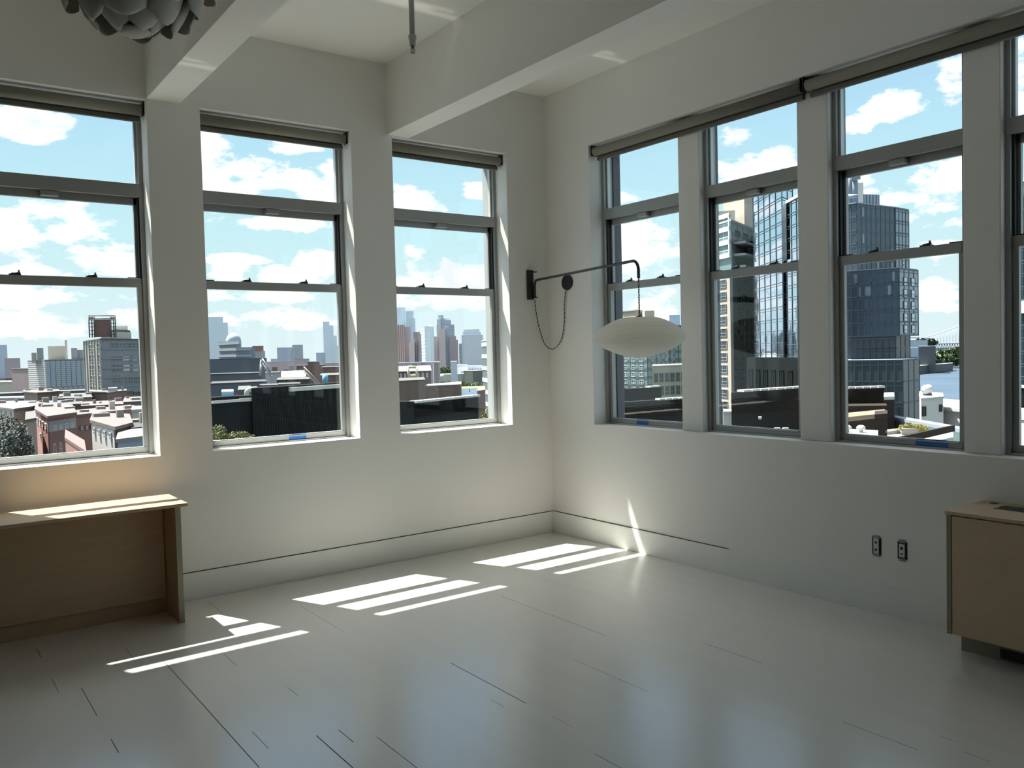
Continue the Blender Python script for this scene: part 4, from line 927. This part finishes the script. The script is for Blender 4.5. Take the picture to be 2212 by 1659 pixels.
r_, f, zt = tower('green glass apartment block with pale floor bands at the right edge of that window', [(1041, 165), (1065, 150)], (1050, 737, 160), 14, 'teal', [], 'pale', None, 'apartment_building')
bands(r_, f[0], f[1], [zt-.6-2.3*i for i in range(9)], .8, 'pale', 'floor_band', .08)
# brown walls with faded painted letters
r_, f, zt = block('brick_warehouse', 'sooty brown brick warehouse wall at the left of the corner-side window', 'building', [(852, 118), (917, 121)], (880, 824, 118), 14, 'brown', 'roofg', lip=.15)
r_, f, zt = block('brick_warehouse', 'brown brick warehouse with faded painted wall letters and a white parapet', 'building', [(917, 127), (993, 130), (995, 136)], (950, 834, 127), 6, 'brown', 'pale', lip=.15)
dd, nn, ln = frame_at(r_, f[0], f[1]); o = r_.location
for (xa, xb) in ((939, 947), (954, 966), (972, 981)):
    mb = MB(); n = max(2, int((xb-xa)/2.6))
    for i in range(n):
        a = f[0]+dd*ln*((xa+ (xb-xa)*i/n -917)/76); b = a+dd*.10; zz0, zz1 = zat(950, 844.5, f[0]), zat(950, 839, f[0])
        mb.prism([((p+nn*e_).x-o.x, (p+nn*e_).y-o.y) for p, e_ in ((a, .01), (b, .01), (b, .03), (a, .03))], zz0-o.z, zz1-o.z)
        c_ = a+dd*.55
        mb.prism([((p+nn*e_).x-o.x, (p+nn*e_).y-o.y) for p, e_ in ((a, .01), (c_, .01), (c_, .03), (a, .03))], zz1-o.z-.08, zz1-o.z)
        if i % 2: mb.prism([((p+nn*e_).x-o.x, (p+nn*e_).y-o.y) for p, e_ in ((a, .01), (c_, .01), (c_, .03), (a, .03))], zz0-o.z, zz0-o.z+.08)
    mb.build('faded_lettering', CO['tan'], r_)
# louvred screen
def louvre(label, pts, top, zbot, n, segs=6, u0=0., u1=1., wall='black', coping='white', depth=.5, proud=.05):
    r_, f, zt = block('louvred_roof_screen', label, 'roof screen', pts, top, depth, wall, None, base=RT)
    o = r_.location
    for i in range(len(f)-1):
        dd, nn, ln = frame_at(r_, f[i], f[i+1]); mb = MB(); nb = int(n)
        for k in range(nb):
            z = zbot + (zt-.06-zbot)*k/nb; q = [f[i]-nn*.02, f[i+1]-nn*.02, f[i+1]+nn*proud, f[i]+nn*proud]
            h = (zt-zbot)/nb
            mb.prism([(p.x-o.x, p.y-o.y) for p in q], [z-o.z+h*.2, z-o.z+h*.2, z-o.z, z-o.z], [z-o.z+h*.45, z-o.z+h*.45, z-o.z+h*.2, z-o.z+h*.2])
        mb.build('louvres', CO[wall], r_)
    dd, nn, ln = frame_at(r_, f[0], f[-1])
    for k in range(segs):
        ua = u0+(u1-u0)*(k+.06)/segs; ub = u0+(u1-u0)*(k+.94)/segs
        a, b = f[0]+(f[-1]-f[0])*ua, f[0]+(f[-1]-f[0])*ub; q = [a-nn*.2, b-nn*.2, b+nn*.12, a+nn*.12]
        MB().prism([(p.x-o.x, p.y-o.y) for p in q], zt-o.z, zt-o.z+.07).build('coping', CO[coping], r_)
    return r_, f, zt
louvre('black louvred roof screen at the bottom of the corner-side left window', [(890, 27), (1030, 30)], (890, 871, 27), -.4, 16, 10)
block('rooftop_bulkhead', 'black wall continuing left of the louvred screen, corner-side window', 'building', [(845, 27.2), (892, 27)], (870, 876, 27), .5, 'black', 'black', base=RT, lip=.02)
block('roof_unit', 'long white rooftop unit sitting behind the louvred screen', 'roof unit', [(963, 32), (1002, 32)], (980, 868, 32), 1.5, 'white', 'roofw', base=RT, lip=.08)
r_, f, zt = block('brick_building', 'narrow dark red brick wall left of the green tree, corner-side window', 'building', [(1029, 70), (1046, 72)], (1035, 849, 70), 8, 'brickd', 'brickd')
leaves('terrace_tree', 'bright green young tree at the right bottom of the corner-side left window', 'tree', [(at(1050, 902, 26), .30, .26), (at(1060, 898, 26), .28, .28), (at(1045, 908, 26), .22, .18)], CO['leafo'], 1500, .035)

# ================= first window of the right wall (behind the lampshade)
r_, f, zt = block('apartment_tower', 'beige stair blocks on the roof seen above the white lampshade', 'building', [(1345, 150), (1374, 147), (1389, 151)], (1360, 672, 148), 10, 'beige', 'cream')
block(None, None, None, [(1389, 146), (1394, 143), (1415, 143)], (1400, 671, 143), 10, 'beige', None, root=r_, part='stair_block')
block('office_tower', 'small navy stepped tower right of the beige stair blocks', 'building', [(1447, 900), (1470, 900)], (1450, 681, 900), 20, 'navy', 'navy')
r_, f, zt = block('apartment_building', 'green glass apartment block below the white lampshade', 'building', [(1325, 132), (1398, 126), (1475, 130)], (1398, 706, 126), 12, 'tealg', 'teal')
zb1 = zat(1398, 850, f[1])
grid(r_, f[0], f[1], zt, zb1, 8, 8, .14, 'teal', 'mullion_grid', dbl=True); grid(r_, f[1], f[2], zt, zb1, 8, 8, .14, 'teal', 'mullion_grid', dbl=True)
windows(r_, f[0], f[1], zt-1, zb1, 3, 8, .5, .55, .25, .95, 'wdark', 'linel', 2); windows(r_, f[1], f[2], zt-1, zb1, 4, 8, .4, .5, .05, .8, 'wdark', 'linel', 2)
r_, f, zt = block('apartment_building', 'cream gridded facade with square windows, right of the lampshade bottom', 'building', [(1408, 104), (1480, 107)], (1408, 792, 104), 8, 'cream', 'cream', lip=.1)
windows(r_, f[0], f[1], zt-.6, zt-.6-4*1.62*1.0-.0, 6, 4, .72, .70, .02, 1.0, 'wdark', 'tan', 2)
louvre('black louvred bulkhead below the lampshade, with a short white coping', [(1336, 40), (1427, 42)], (1400, 838, 41), -.3, 14, 1, .66, .95)
louvre('black louvred screen filling the bottom of the window behind the lampshade', [(1330, 34), (1475, 36)], (1420, 865, 35), -1.2, 22, 4, .60, 1.0)

# ================= second window of the right wall
r_, f, zt = block('apartment_tower', 'apartment tower with beige bays and green glass, seen in the second right-wall window', 'building', [(1525, 99), (1583, 94), (1640, 104)], (1583, 478, 94), 16, 'tealg', 'pale')
A, B, Cc = f; o = r_.location
dd, nn, ln = frame_at(r_, A, B); zm = zat(1583, 600, B)
q = [A+nn*.25, B+nn*.25, B-nn*.1, A-nn*.1]; zb2 = BASE
MB().prism([(p.x-o.x, p.y-o.y) for p in q], zb2-o.z, zat(1583, 598, B)-o.z).build('stone_facade', CO['beige'], r_)
A2, B2 = A+nn*.25, B+nn*.25
z_hi, z_lo = zat(1560, 606, A2), zat(1560, 606+25.2*11, A2)
windows(r_, A2, B2, z_hi, z_lo, 1, 11, .88, .66, .52, .90, 'wdark', 'grey', 2)
windows(r_, A2, B2, z_hi+.6, z_lo, 1, 6, .9, .80, .18, .44, 'tealg', 'grey', 2)
windows(r_, A, B, zat(1560, 480, A), zat(1560, 562, A), 2, 3, .86, .86, .12, .97, 'tealg', 'linel', 2)
grid(r_, A, B, zat(1560, 480, A), zat(1560, 562, A), 2, 3, .35, 'linel', 'balcony_frame', proud=.25)
d2, n2_, l2 = frame_at(r_, B, Cc); q = [B+n2_*.06, Cc+n2_*.06, Cc-n2_*.05, B-n2_*.05]
MB().prism([(p.x-o.x, p.y-o.y) for p in q], zat(1600, 720, B)-o.z, zt-o.z).build('upper_cladding', CO['tealp'], r_)
grid(r_, B+n2_*.06, Cc+n2_*.06, zt, zat(1600, 850, B), 5, 16, .10, 'teal', 'mullion_grid', dbl=True)
windows(r_, B+n2_*.06, Cc+n2_*.06, zt-.5, zat(1600, 850, B), 3, 15, .55, .6, .05, .95, 'wdark', 'teal', 2)
for i in range(3):
    z = zat(1605, 520+26*i, B); d2, n2_, l2 = frame_at(r_, B, Cc); p0, p1 = B+d2*l2*.05, B+d2*l2*.5
    q = [p0, p1, p1+n2_*1.4, p0+n2_*1.4]; MB().prism([(p.x-o.x, p.y-o.y) for p in q], z-o.z-.25, z-o.z).build('balcony', CO['pale'], r_)
block(None, None, None, [(1536, 103), (1592, 103)], (1560, 456, 103), 8, 'beige', None, base=zt, root=r_, part='penthouse')
block(None, None, None, [(1567, 112), (1612, 108), (1642, 115)], (1612, 415, 108), 9, 'beige', None, base=zt, root=r_, part='bulkhead')
# pale blue mirror tower
r_, f, zt = block('office_tower', 'pale blue mirror-glass tower reflecting clouds, second right-wall window', 'building', [(1631, 90), (1693, 81), (1716, 84)], (1693, 372, 81), 18, 'gblue', 'pale')
zlo = zat(1693, 870, f[1])
grid(r_, f[0], f[1], zt, zlo, 5, 19, .045, 'line', 'mullion_grid', dbl=True); grid(r_, f[1], f[2], zt, zlo, 2, 19, .045, 'line', 'mullion_grid', dbl=True)
_, f, zt = block(None, None, None, [(1702, 77), (1760, 71)], (1702, 441, 77), 18, 'gblue', 'white', lip=.3, root=r_, part='right_wing')
grid(r_, f[0], f[1], zt, zat(1702, 870, f[0]), 5, 17, .045, 'line', 'mullion_grid', dbl=True)
block(None, None, None, [(1692, 79.5), (1702, 76.5)], (1697, 446, 79), 2.2, 'gnavy', None, base=Zp(1697, 566, 79), root=r_, part='recessed_slot')
r_, f, zt = block('apartment_building', 'dark green-grey lower block painted as the reflections low in the pale blue mirror tower', 'building', [(1612, 76), (1740, 66)], (1640, 772, 74), 1.0, 'tealdk', None)  # matte dark colour stands in for buildings mirrored low in the tower
windows(r_, f[0], f[1], zt-.5, zt-8, 7, 3, .5, .6, .02, .98, 'tealdk', 'tealdk', 2)
louvre('black louvred roof screen with white coping segments, second right-wall window', [(1578, 30), (1740, 33)], (1578, 848, 30), -.75, 18, 8, .12, 1.0)
louvre('black louvred screen at the left of the second right-wall window', [(1525, 33), (1559, 33)], (1540, 870, 33), -1.5, 16, 1, .3, .8)
aw = block('roof_unit', 'white rooftop unit with rounded cover between the two black screens', 'roof unit', [(1560, 31), (1580, 31)], (1570, 896, 31), 1.2, 'white', 'roofw', base=RT, lip=.05)
for x, lb in ((1672, 'left'), (1690, 'right')):
    t = empty('ladder_rail', at(x, 936, 22), label='%s of two white ladder rails at the sill of the second right-wall window' % lb, cat='rail'); o = t.location
    MB().tube([at(x-8, 938, 22)-o, at(x, 925, 22)-o, at(x+10, 925, 22.3)-o, at(x+10, 938, 22.3)-o], .022, 6).tube([at(x-1, 938, 22)-o, at(x-1, 925, 22)-o], .018, 6).build('rail', CO['steelw'], t)
block('access_door', 'small white-lit access hatch on the black screen wall', 'hatch', [(1636, 28.9), (1643, 28.9)], (1640, 901, 28.9), .3, 'white', None, base=Zp(1640, 906, 28.9))

# ================= third window of the right wall
r_, f, zt = block('glass_tower', 'dark navy glass tower with rooftop plant and green-grey podium, third right-wall window', 'building', [(1790, 141), (1853, 139), (1935, 147), (1964, 151)], (1853, 439, 139), 22, 'gnavy', 'slateb', lip=.2)
zlo = zat(1853, 870, f[1])
for i, (nv, m2) in enumerate(((5, 'line'), (8, 'line'), (3, 'line'))): grid(r_, f[i], f[i+1], zt, zlo, nv, 15, .16, m2, 'mullion_grid', dbl=True)
A, B = f[2], f[3]; dd, nn, ln = frame_at(r_, A, B); o = r_.location
q = [A+nn*.1, B+nn*.1, B-nn*.1, A-nn*.1]; MB().prism([(p.x-o.x, p.y-o.y) for p in q], zat(1935, 580, A)-o.z, zt-o.z-.1).build('side_glass', CO['gnavyl'], r_)
grid(r_, A+nn*.1, B+nn*.1, zt-.1, zat(1935, 580, A), 4, 5, .16, 'line', 'mullion_grid', dbl=True)
windows(r_, A+nn*.1, B+nn*.1, zt-7, zat(1935, 580, A), 1, 4, .9, .7, .45, .68, 'ghaze2', 'line', 1)
def odd_panes(root, A, B, z1, z0, nc, nr, n, seed):
    d_, n_, l_ = frame_at(root, A, B); r2 = random.Random(seed); oo = root.location; cw = l_/nc; ch = (z1-z0)/nr
    for _ in range(n):
        i, j = r2.randrange(nc), r2.randrange(nr); p0 = A+d_*(cw*(i+.12)); p1 = A+d_*(cw*(i+r2.choice((.45, .88)))); zz = z1-ch*(j+.25)
        q_ = [p0, p1, p1+n_*.03, p0+n_*.03]; MB().prism([(p.x-oo.x, p.y-oo.y) for p in q_], zz-ch*.68-oo.z, zz-oo.z).build('blind_pane', CO['gnavyl'], root)
odd_panes(r_, f[1], f[2], zt, zlo, 8, 15, 26, 3); odd_panes(r_, f[0], f[1], zt, zlo, 5, 15, 12, 4)
block(None, None, None, [(1800, 150), (1868, 152)], (1830, 393, 150), 9, 'white', None, base=zt, root=r_, part='plant_room')
block(None, None, None, [(1868, 153), (1902, 155)], (1870, 419, 153), 8, 'slateb', None, base=zt, root=r_, part='plant_screen')
mb = MB(); o = r_.location
for x in (1836, 1849):
    mb.tube([at(x, 440, 142)-o, at(x, 382, 142)-o], .55, 8)
mb.tube([at(1834, 424, 141)-o, at(1857, 424, 141)-o], .35, 6); mb.tube([at(1842, 383, 141)-o, at(1862, 380, 141)-o], .5, 6)
mb.build('window_cleaning_crane', CO['slateb'], r_)
grid(r_, G(1868, 153), G(1902, 155), Zp(1870, 420, 153), zt, 5, 0, .15, 'line', 'screen_ribs')
_, f, zt = block(None, None, None, [(1812, 134), (1942, 133), (1983, 139)], (1942, 579, 133), 16, 'gnavy', 'slateb', base=Zp(1942, 724, 133), lip=.1, root=r_, part='overhanging_wing')
o = r_.location; zb3 = Zp(1942, 724, 133)
grid(r_, f[0], f[1], zt, zb3, 9, 5, .16, 'line', 'mullion_grid', dbl=True)
odd_panes(r_, f[0], f[1], zt, zb3, 9, 5, 12, 5)
A, B = f[1], f[2]; dd, nn, ln = frame_at(r_, A, B); q = [A+nn*.1, B+nn*.1, B-nn*.1, A-nn*.1]
MB().prism([(p.x-o.x, p.y-o.y) for p in q], zb3-o.z, zt-o.z-.1).build('side_glass', CO['gnavyl'], r_)
grid(r_, A+nn*.1, B+nn*.1, zt-.1, zb3, 4, 5, .16, 'line', 'mullion_grid', dbl=True); windows(r_, A+nn*.1, B+nn*.1, zt-1, zb3, 2, 5, .5, .7, .1, .9, 'ghaze2', 'line', 1)
_, f, zt = block(None, None, None, [(1812, 137), (1935, 137), (1966, 141)], (1935, 724, 137), 14, 'gnavy', 'slateb', lip=.05, root=r_, part='recessed_storeys')
grid(r_, f[0], f[1], zt, zat(1935, 780, f[1]), 9, 2, .16, 'line', 'mullion_grid', dbl=True); grid(r_, f[1], f[2], zt, zat(1935, 780, f[1]), 3, 2, .2, 'mauve', 'mullion_grid')
_, f, zt = block(None, None, None, [(1812, 131), (1950, 129), (1986, 134)], (1950, 778, 129), 14, 'podg', 'slateb', lip=.05, root=r_, part='podium')
grid(r_, f[0], f[1], zt, zt-18, 8, 6, .14, 'line', 'mullion_grid', dbl=True); grid(r_, f[1], f[2], zt, zt-18, 3, 6, .14, 'line', 'mullion_grid')
windows(r_, f[0], f[1], zt-6, zt-16, 4, 3, .35, .7, .5, 1.0, 'wdark', 'teal', 1)
# far shore, bridge
block('low_rise_building', 'dark brick waterfront block right of the navy tower, far shore', 'building', [(1955, 1300), (2003, 1330)], (1980, 751, 1300), 40, 'slateb', 'slateb')
block('low_rise_building', 'dark waterfront warehouse with small lights on the far shore', 'building', [(1984, 1200), (2021, 1200)], (2000, 748, 1200), 40, 'steeld', 'slateb')
block('low_rise_building', 'hazy long roofline just under the bridge cable end', 'building', [(1960, 1500), (2004, 1500)], (1980, 735, 1500), 40, 'slateb', 'slateb')
block('pier', 'long dark pier along the far shore of the river', 'pier', [(1960, 1130), (2058, 1290)], (2000, 789, 1190), 25, 'steeld', 'grey')
struct(MB().prism([gpt(1940, 797, -37.5), gpt(2300, 778, -37.5), gpt(2300, 769, -37.5), gpt(1940, 772, -37.5)], -38.6, -37.), 'far_shore_ground', CO['leafd'])
leaves('riverside_trees', 'wooded far shore below the bridge in the third right-wall window', 'tree', [(at(x, y, 1450), 24, 11) for x, y in ((2010, 775), (2026, 772), (2040, 774), (2054, 773), (2066, 769), (2078, 766), (2092, 768))], CO['leafg'], 3500, 4.)
leaves('riverside_trees', 'dark treetops on the skyline at the foot of the bridge cable', 'tree', [(at(x, 740, 1700), 14, 7) for x in (1990, 1998, 2006)], CO['leafd'], 900, 4.)
br = empty('suspension_bridge', G(2040, 1900, BASE), label='hazy suspension bridge with deck truss and hangers, third right-wall window', cat='bridge'); o = br.location
BD = 1900
for (ya, yb, nm) in ((743.5, 741.5, 'deck'), (755.0, 751.0, 'lower_deck')):
    f_, pl = plan([(1985, BD), (2240, BD)], 20); sl = lambda x, y: Zp(x, y, BD)
    MB().prism([(p.x-o.x, p.y-o.y) for p in pl], [sl(1985, ya+2)-o.z, sl(2240, ya-6)-o.z, sl(2240, ya-6)-o.z, sl(1985, ya+2)-o.z], [sl(1985, yb+2)-o.z, sl(2240, yb-6)-o.z, sl(2240, yb-6)-o.z, sl(1985, yb+2)-o.z]).build(nm, CO['slateb'], br)
mb = MB()
for k in range(0, 44):
    x = 1990+k*5.6; yo = -8*(x-1985)/255+2
    mb.tube([at(x, 743+yo, BD)-o, at(x+2.8, 752+yo, BD)-o, at(x+5.6, 743+yo, BD)-o], .8, 4)
mb.build('truss', CO['slateb'], br)
def cabley(x): t = (x-1975)/(2240-1975); return 735 - 62*t - 60*t*t
pts_ = [at(x, cabley(x), BD)-o for x in range(1975, 2245, 12)]
MB().tube(pts_, 1.0, 5).build('cable', CO['ghaze2'], br)
for k in range(24):
    x = 1999+k*6.6
    if x > 2085: break
    MB().tube([at(x, cabley(x), BD)-o, at(x, 742-8*(x-1985)/255, BD)-o], .45, 4).build('hanger', CO['ghaze2'], br)
# roof things near
RB = -1.35
r_, f, zt = block('stair_bulkhead', 'white rooftop stair house with two dark doors and a tank, river behind', 'building', [(1985, 62), (1989, 58), (2037, 60)], (2000, 862, 59), 4, 'white', 'roofw', lip=.1, base=-8)
windows(r_, f[1], f[2], zat(1990, 878, f[1]), zat(1990, 900, f[1]), 1, 1, 1, .95, .03, .17, 'roofd', 'roofd', 1); windows(r_, f[1], f[2], zat(2030, 873, f[2]), zat(2030, 889, f[2]), 1, 1, 1, .95, .80, .90, 'roofd', 'roofd', 1)
tk = empty('water_tank', G(2003, 61, zt+.1), label='white drum tank with pointed end on top of the white stair house', cat='tank')
d3 = (f[2]-f[1]).normalized()
MB().tube([d3*-.42+Vector((0, 0, .42)), d3*-.25+Vector((0, 0, .42)), d3*.12+Vector((0, 0, .42)), d3*.36+Vector((0, 0, .42))], [.10, .30, .32, .16], 16).build('drum', CO['steelw'], tk)
MB().box(-.2, .2, -.2, .2, 0, .15).build('stand', CO['steeld'], tk)
block('pool_roof', 'bright white roof deck right of the white stair house', 'roof', [(2035, 64), (2090, 62)], (2050, 888, 63), 9, 'white', 'roofw', base=-8)
louvre('dark brown louvred screen with white coping, left in the third right-wall window', [(1800, 33), (1908, 34)], (1850, 839, 33.5), -.95, 22, 6, .1, 1.0, 'brnd')
block('rooftop_bulkhead', 'dark brown step with a short white coping right of the louvred screen', 'building', [(1908, 35), (1931, 35.3)], (1915, 864, 35), 3, 'brnd', 'white', base=-8, lip=.05)
block('rooftop_bulkhead', 'dark brown wall below the louvred screen, third right-wall window', 'building', [(1800, 31.6), (1914, 32)], (1850, 884, 31.8), 1.2, 'brnd', 'brnd', base=-8, lip=.05)
r_, f, zt = block('sheet_roof', 'brown sheet-metal roof strip below the brown louvred screen', 'roof', [(1800, 25), (1912, 27)], (1850, 908, 25.8), 1.6, 'brnd', 'copper', base=-8, lip=.05)
block('rooftop_bulkhead', 'dark post-like bulkhead right of the brown sheet roof', 'building', [(1888, 22.5), (1916, 22.8)], (1900, 905, 22.6), 1.2, 'brnd', 'brnd', base=-8, lip=.02)
struct(MB().prism([G(x, d)[:2] for x, d in ((1780, 16.8), (1895, 17.2), (1895, 18.4), (1780, 18.8))], Zp(1850, 944, 17)-.3, Zp(1850, 944, 17)), 'roof_slab', CO['roofw'])
for x, lb in ((1828, 'left'), (1858, 'right')):
    t = empty('roof_vent', G(x, 17.9, Zp(1850, 944, 17)), label='%s white mushroom vent on the white roof at the sill of the third right-wall window' % lb, cat='vent')
    MB().lathe((0, 0, 0), [(.04, 0), (.04, .05), (.085, .06), (.085, .11), (.05, .14), (0, .15)], 14).build('vent', CO['steelw'], t)
struct(MB().prism([G(x, d)[:2] for x, d in ((1915, 17.5), (2058, 20.3), (2058, 21.6), (1915, 21.6))], Zp(1950, 940, 20)-.35, Zp(1950, 940, 20)-.05), 'roof_slab', CO['roofw'])
ZR = Zp(1950, 940, 20)-.05
for (a, b, y, d, lb) in ((1915, 1942, 932, 20.5, 'low stone planter with dry plants beside the dark bulkhead'), (1946, 1996, 926, 20.5, 'long grey planter holding the yellow-green shrubs')):
    block('planter_box', lb, 'planter', [(a, d), (b, d+.3)], (a, y, d), .5, 'tan', None, base=ZR)
leaves('planter_shrub', 'yellow-green shrubs in the long grey roof planter', 'shrub', [(at(x, y, 20.8), .13, .09) for x, y in ((1953, 924), (1962, 921), (1972, 925), (1984, 924), (1993, 927))], CO['leafy'], 2500, .018)
leaves('planter_shrub', 'dry olive plants in the low stone planter', 'shrub', [(at(x, 933, 20.8), .10, .06) for x in (1922, 1934)], CO['leafo'], 600, .014)
r_, f, zt = block('roof_parapet', 'dark teal glass-clad parapet crossing behind the planters', 'parapet', [(1930, 36), (2090, 31)], (1940, 908, 36), 1.0, 'tealg', 'slateb', base=-8, lip=.03)
block('roof_parapet', 'black sloping parapet edge at the sill of the third right-wall window', 'parapet', [(1905, 16.2), (2062, 19.6)], (1925, 950, 16.4), .15, 'brnd', None, base=Zp(1925, 966, 16.4))
block('low_rise_building', 'bright jumbled street buildings at the lower right of the third window', 'building', [(2040, 75), (2095, 76)], (2060, 944, 75), 6, 'white', 'roofw')

# ================= fourth window of the right wall (a sliver)
r_, f, zt = block('office_tower', 'blue glass tower with a grey crown at the right edge of the photo', 'building', [(2190, 96), (2290, 90)], (2200, 400, 96), 18, 'gblue', 'white', lip=.3)
grid(r_, f[0], f[1], zt, zat(2200, 840, f[0]), 9, 16, .05, 'line', 'mullion_grid', dbl=True)
block(None, None, None, [(2190, 97), (2290, 91)], (2200, 348, 97), 12, 'slateb', None, base=zt, root=r_, part='crown')
bands(r_, f[0], f[1], [zat(2200, 665, f[0])], 1.2, 'white', 'white_band', .4)
louvre('black screen at the lower right edge of the photo', [(2190, 33), (2290, 31)], (2200, 836, 33), -.6, 16, 4)
block('roof_unit', 'white roof unit at the bottom right edge window', 'roof unit', [(2192, 24), (2290, 23)], (2200, 905, 24), 1.2, 'white', 'roofw', base=-8)

# ---- scattered distant low-rises filling the city between
rnd = random.Random(11); cols = ['mauve', 'brown', 'slateb', 'tan', 'grey', 'brickd', 'pale']
WORD = dict(mauve='mauve brick', brown='sooty brown', slateb='blue-grey', tan='tan', grey='grey concrete', brickd='dark red brick', pale='pale concrete')
def filler(lo, hi, y0, y1, n, dmin, dmax, marks, where, grp):
    proto = {}
    for c_ in cols:
        mb = MB(); mb.box(-.5, .5, -.5, .5, 0, 1, 0); mb.box(-.51, .51, -.51, .51, 1, 1.01, 1)
        o_ = mb.build('low_rise_building', [CO[c_], CO['roofg']]); proto[c_] = o_.data; bpy.data.objects.remove(o_)
    for i in range(n):
        px = lo + (hi-lo)*(i+.5)/n; d = dmin+(dmax-dmin)*((i*5) % n)/n; y = rnd.uniform(y0, y1); c_ = cols[i % 7]
        z = min(-6, Zp(px, y, d)); o_ = bpy.data.objects.new('low_rise_building', proto[c_]); C.objects.link(o_)
        o_.location = G(px, d, BASE); w_ = d*rnd.uniform(8, 13)/1796; o_.scale = (w_, w_*.8, z-BASE); o_.rotation_euler.z = R(-20)
        mk = min(marks, key=lambda m_: abs(m_[0]-px))[1]
        tag(o_, '%s low-rise %s %s' % (WORD[c_], mk, where), 'building', grp)
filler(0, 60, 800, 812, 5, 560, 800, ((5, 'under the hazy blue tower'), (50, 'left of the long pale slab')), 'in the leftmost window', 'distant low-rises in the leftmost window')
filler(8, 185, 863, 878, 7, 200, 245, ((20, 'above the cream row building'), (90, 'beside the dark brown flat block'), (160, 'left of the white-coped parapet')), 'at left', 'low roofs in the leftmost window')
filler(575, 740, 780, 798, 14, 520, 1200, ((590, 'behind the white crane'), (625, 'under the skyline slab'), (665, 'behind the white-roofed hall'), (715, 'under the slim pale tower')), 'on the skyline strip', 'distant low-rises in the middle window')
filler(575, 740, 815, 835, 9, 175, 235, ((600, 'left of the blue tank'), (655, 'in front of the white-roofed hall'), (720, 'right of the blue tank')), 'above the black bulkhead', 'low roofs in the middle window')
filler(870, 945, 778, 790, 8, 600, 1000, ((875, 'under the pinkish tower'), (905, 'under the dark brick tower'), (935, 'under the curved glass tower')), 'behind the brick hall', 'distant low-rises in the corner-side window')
